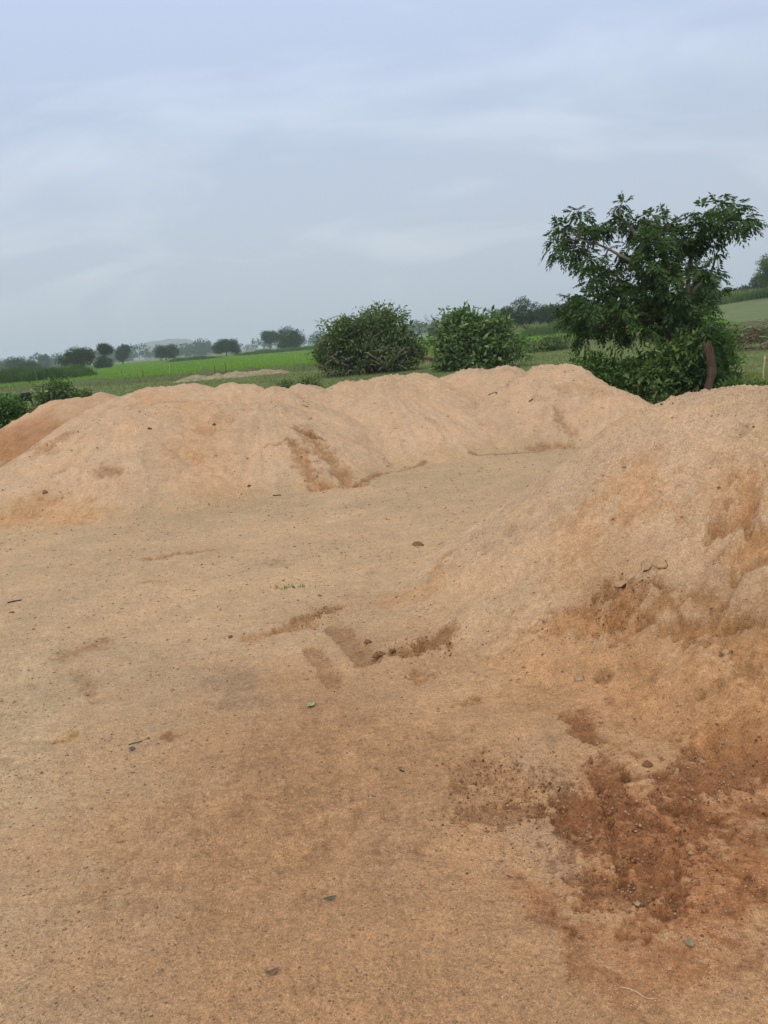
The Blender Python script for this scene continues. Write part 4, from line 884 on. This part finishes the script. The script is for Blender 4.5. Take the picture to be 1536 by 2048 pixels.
ground_twig('dark twig lying across the front of the tallest far heap', [(1058, 808), (1066, 800)], .008, M_DARK)
ground_twig('dark twig at the foot of the smooth middle heap', [(546, 991), (562, 990)], .008, M_DARK)
ground_twig('small dark stick stub on the near sand beside the red soil', [(1117, 1584), (1121, 1579)], .004, M_DARK)
ground_twig('tiny dark stick stub left of the crumbly tracks', [(800, 1541), (808, 1547)], .004, M_DARK)
# clods
M_CLOD = {k_: mat_noise('clod_'+k_, (tuple(c*.75), tuple(c)), (40,), .95, .9, 60) for k_, c in (('red', C_ORANGE*.62), ('brown', C_BROWN*.62), ('pale', np.array([.50, .32, .17])), ('dark', C_RUST*.95))}
rng = np.random.default_rng(121)
for px, py, s_, k_, lab in [(835, 1091, .05, 'brown', 'brown clod alone on the yard before the near heap\'s left flank'), (735, 1285, .030, 'red', 'reddish clod, uppermost at the foot of the near heap'), (752, 1312, .026, 'brown', 'brown clod left of the twin, at the foot of the near heap'), (764, 1310, .024, 'red', 'reddish clod touching the brown one at the foot of the near heap'), (785, 1302, .02, 'red', 'small red clod leading into the orange hollow of the near heap'),
        (24, 1226, .022, 'red', 'small red clod below the thin twig at the left edge'), (461, 1275, .02, 'red', 'small red clod on the sand left of the orange streak'), (1292, 1128, .045, 'pale', 'pale flat crust slab on the near heap, left of a pair'), (1318, 1133, .05, 'pale', 'pale flat crust slab on the near heap, right of a pair'), (1242, 1158, .035, 'pale', 'pale small crust slab below the pair on the near heap'), (1452, 1308, .035, 'pale', 'pale round clod on the right side of the near heap'), (1160, 1365, .03, 'pale', 'pale clod on the lower flank of the near heap'),
        (300, 858, .05, 'dark', 'dark clod on the broad left heap, upper right flank'), (428, 849, .045, 'dark', 'dark red clod on the broad left heap near its crest'), (608, 811, .05, 'brown', 'dark oval clod on the crest of the scarred heap'), (615, 812, .035, 'dark', 'dark clod right of the oval one on the scarred heap'), (90, 985, .05, 'brown', 'round brown lump on the low berm at the left'),
        (640, 1192, .018, 'brown', 'small dark clod in the yard near the grass tuft'), (498, 972, .04, 'dark', 'dark clod at the right toe of the broad left heap'), (1295, 1530, .022, 'red', 'reddish clod between the red soil and the near heap'), (1225, 1740, .014, 'pale', 'pale pebble on the dark red soil, left one'), (1275, 1812, .013, 'pale', 'pale pebble on the dark red soil, lower one'), (1382, 1707, .012, 'pale', 'pale pebble on the dark red soil, right one')]:
    p = on_sand(px, py); s_ *= .5 if py < 1000 else (.62 if k_ == 'pale' else .75); me = lump(rng, s_, 2, .6); me.materials.append(M_CLOD[k_]); o = link('soil_clod' if 'pebble' not in lab else 'pebble', me, None, p+np.array([0, 0, s_*.05])); 
    zz = surf_z(np.array([p[0]-.05, p[0]+.05, p[0], p[0]]), np.array([p[1], p[1], p[1]-.05, p[1]+.05])); nv = Vector((-(zz[1]-zz[0])/.1, -(zz[3]-zz[2])/.1, 1)).normalized()
    o.rotation_euler = (nv.to_track_quat('Z', 'Y') @ Matrix.Rotation(rng.uniform(0, 6), 3, 'Z').to_quaternion()).to_euler()
    if 'slab' in lab: o.scale = (1.4, 1, .6)
    tag(o, lab, 'pebble' if 'pebble' in lab else 'clod', 'loose clods and pebbles on the sand')
# grass tuft in the yard
p = on_sand(582, 1176); rng = np.random.default_rng(131); tu = empty('grass_tuft', p); tag(tu, 'tiny sparse green grass tuft alone in the sandy yard', 'grass tuft')
for i in range(46):
    V, Fc = blades(rng, rng.normal(0, .07, 1), rng.normal(0, .02, 1), np.zeros(1)-.004, rng.uniform(.01, .035, 1), np.full(1, .007), .8); link('blade', mesh('blade', V, Fc, M_WEED), tu)
# loose grit and crumbs: thousands, scattered
def grit():
    rng = np.random.default_rng(141); n = 60000; x, y, r = in_fan(rng, n, -36, 40, 1.3, 12.5)
    nn_ = fbm(x, y, 1.3, 4, 142); hm = heaps_max(x, y); k = rng.uniform(-.6, .6, n) < nn_ - .16 + .42*np.exp(-((hm-.05)/.05)**2); x, y, r = x[k], y[k], r[k]; n = len(x)
    z = surf_z(x, y); s_ = np.minimum(rng.lognormal(0, .5, n), 3.0)*(.0011+.00042*r)
    base = np.array([(1, 0, 0), (-1, 0, 0), (0, 1, 0), (0, -1, 0), (0, 0, 1), (0, 0, -1)], float); fb = np.array([(0, 2, 4), (2, 1, 4), (1, 3, 4), (3, 0, 4), (2, 0, 5), (1, 2, 5), (3, 1, 5), (0, 3, 5)])
    V = (np.stack([x, y, z + s_*.1], 1)[:, None] + base[None]*s_[:, None, None]*rng.uniform(.5, 1.3, (n, 6, 1))*np.array([1.2, 1, .7])).reshape(-1, 3)
    Fc = (np.arange(n)[:, None, None]*6 + fb[None]).reshape(-1, 3)
    m = mat_leaf('grit_grain', (.20, .12, .068), (.40, .25, .145), (.55, .42, .29), 0.0, .9, (1, 1, 1))
    tag(link('loose_grit', mesh('loose_grit', V, Fc, m)), 'loose grit and crumbs of soil scattered over the sand', 'grit', kind='stuff')
grit()
def crumbs():
    rng = np.random.default_rng(161); cs = np.array([S(*p)[:2] for p in ((1240, 1620), (1200, 1700), (1290, 1700), (1340, 1640), (1420, 1600), (1500, 1560), (1300, 1780), (1420, 1760), (1000, 1630), (960, 1560), (1060, 1560), (850, 1295), (640, 1228), (1250, 1200), (1180, 1240))])
    n = 9000; i = rng.integers(len(cs), size=n); p = cs[i] + rng.normal(0, .11, (n, 2)); x, y = p.T; nn_ = fbm(x, y, 9, 3, 162); k = rng.uniform(-.5, .5, n) < nn_+.05; x, y = x[k], y[k]; n = len(x)
    s_ = np.minimum(rng.lognormal(0, .55, n), 3.5)*.0022; z = surf_z(x, y)
    base = np.array([(1, 0, 0), (-1, 0, 0), (0, 1, 0), (0, -1, 0), (0, 0, 1), (0, 0, -1)], float); fb = np.array([(0, 2, 4), (2, 1, 4), (1, 3, 4), (3, 0, 4), (2, 0, 5), (1, 2, 5), (3, 1, 5), (0, 3, 5)])
    V = (np.stack([x, y, z], 1)[:, None] + base[None]*s_[:, None, None]*rng.uniform(.5, 1.4, (n, 6, 1))).reshape(-1, 3); Fc = (np.arange(n)[:, None, None]*6 + fb[None]).reshape(-1, 3)
    m = mat_leaf('soil_crumb', (.13, .055, .024), (.34, .17, .08), (.45, .28, .15), 0.0, .95, (1, 1, 1))
    tag(link('soil_crumbs', mesh('soil_crumbs', V, Fc, m)), 'crumbs of reddish soil on the disturbed patches', 'soil crumbs', kind='stuff')
crumbs()
def litter():
    rng = np.random.default_rng(151); n = 3600; x, y, r = in_fan(rng, n, -32, 34, 2.4, 12.4)
    nn_ = fbm(x*.5, y*1.8-x*.4, 1.2, 3, 152); hm = heaps_max(x, y); toe = np.exp(-((hm-.05)/.05)**2)*.35
    k = rng.uniform(-.2, .95, n) < nn_ + toe*1.3 - .05*(hm > .25); x, y, r = x[k], y[k], r[k]; n = len(x); z = surf_z(x, y)+.002
    a_ = rng.normal(.15, .6, n); d = np.stack([np.cos(a_), np.sin(a_), rng.uniform(-.05, .25, n)], 1); nn2 = unit(np.array([0, 0, 1.])+rng.normal(0, .35, (n, 3)))
    ln = np.minimum(rng.lognormal(0, .5, n), 2.6)*(.004+.0014*r)
    V, Fc = leaves(np.stack([x, y, z], 1), d, nn2, ln, ln*rng.uniform(.18, .5, n))
    m = mat_leaf('litter_flake', (.055, .035, .022), (.17, .10, .055), None, .05, .85, (1, 1, 1))
    tag(link('dry_litter', mesh('dry_litter', V, Fc, m)), 'tiny dry leaf bits and chips strewn over the yard', 'litter', kind='stuff')
litter()

# ------------------------------------------------------------------ haze
def haze():
    bm = bmesh.new(); bmesh.ops.create_cube(bm, size=1); me = bpy.data.meshes.new('haze'); bm.to_mesh(me); bm.free()
    o = link('haze', me, None, (0, 0, 28.5)); o.scale = (6200, 6200, 63)
    m = bpy.data.materials.new('haze'); m.use_nodes = True; t = m.node_tree; t.nodes.clear()
    ou = t.nodes.new('ShaderNodeOutputMaterial'); pv = t.nodes.new('ShaderNodeVolumePrincipled'); t.links.new(pv.outputs[0], ou.inputs['Volume'])
    pv.inputs['Color'].default_value = (.84, .93, 1.0, 1); pv.inputs['Density'].default_value = .0005
    me.materials.append(m); tag(o, 'pale blue haze lying over the fields', 'haze', kind='stuff')
haze()
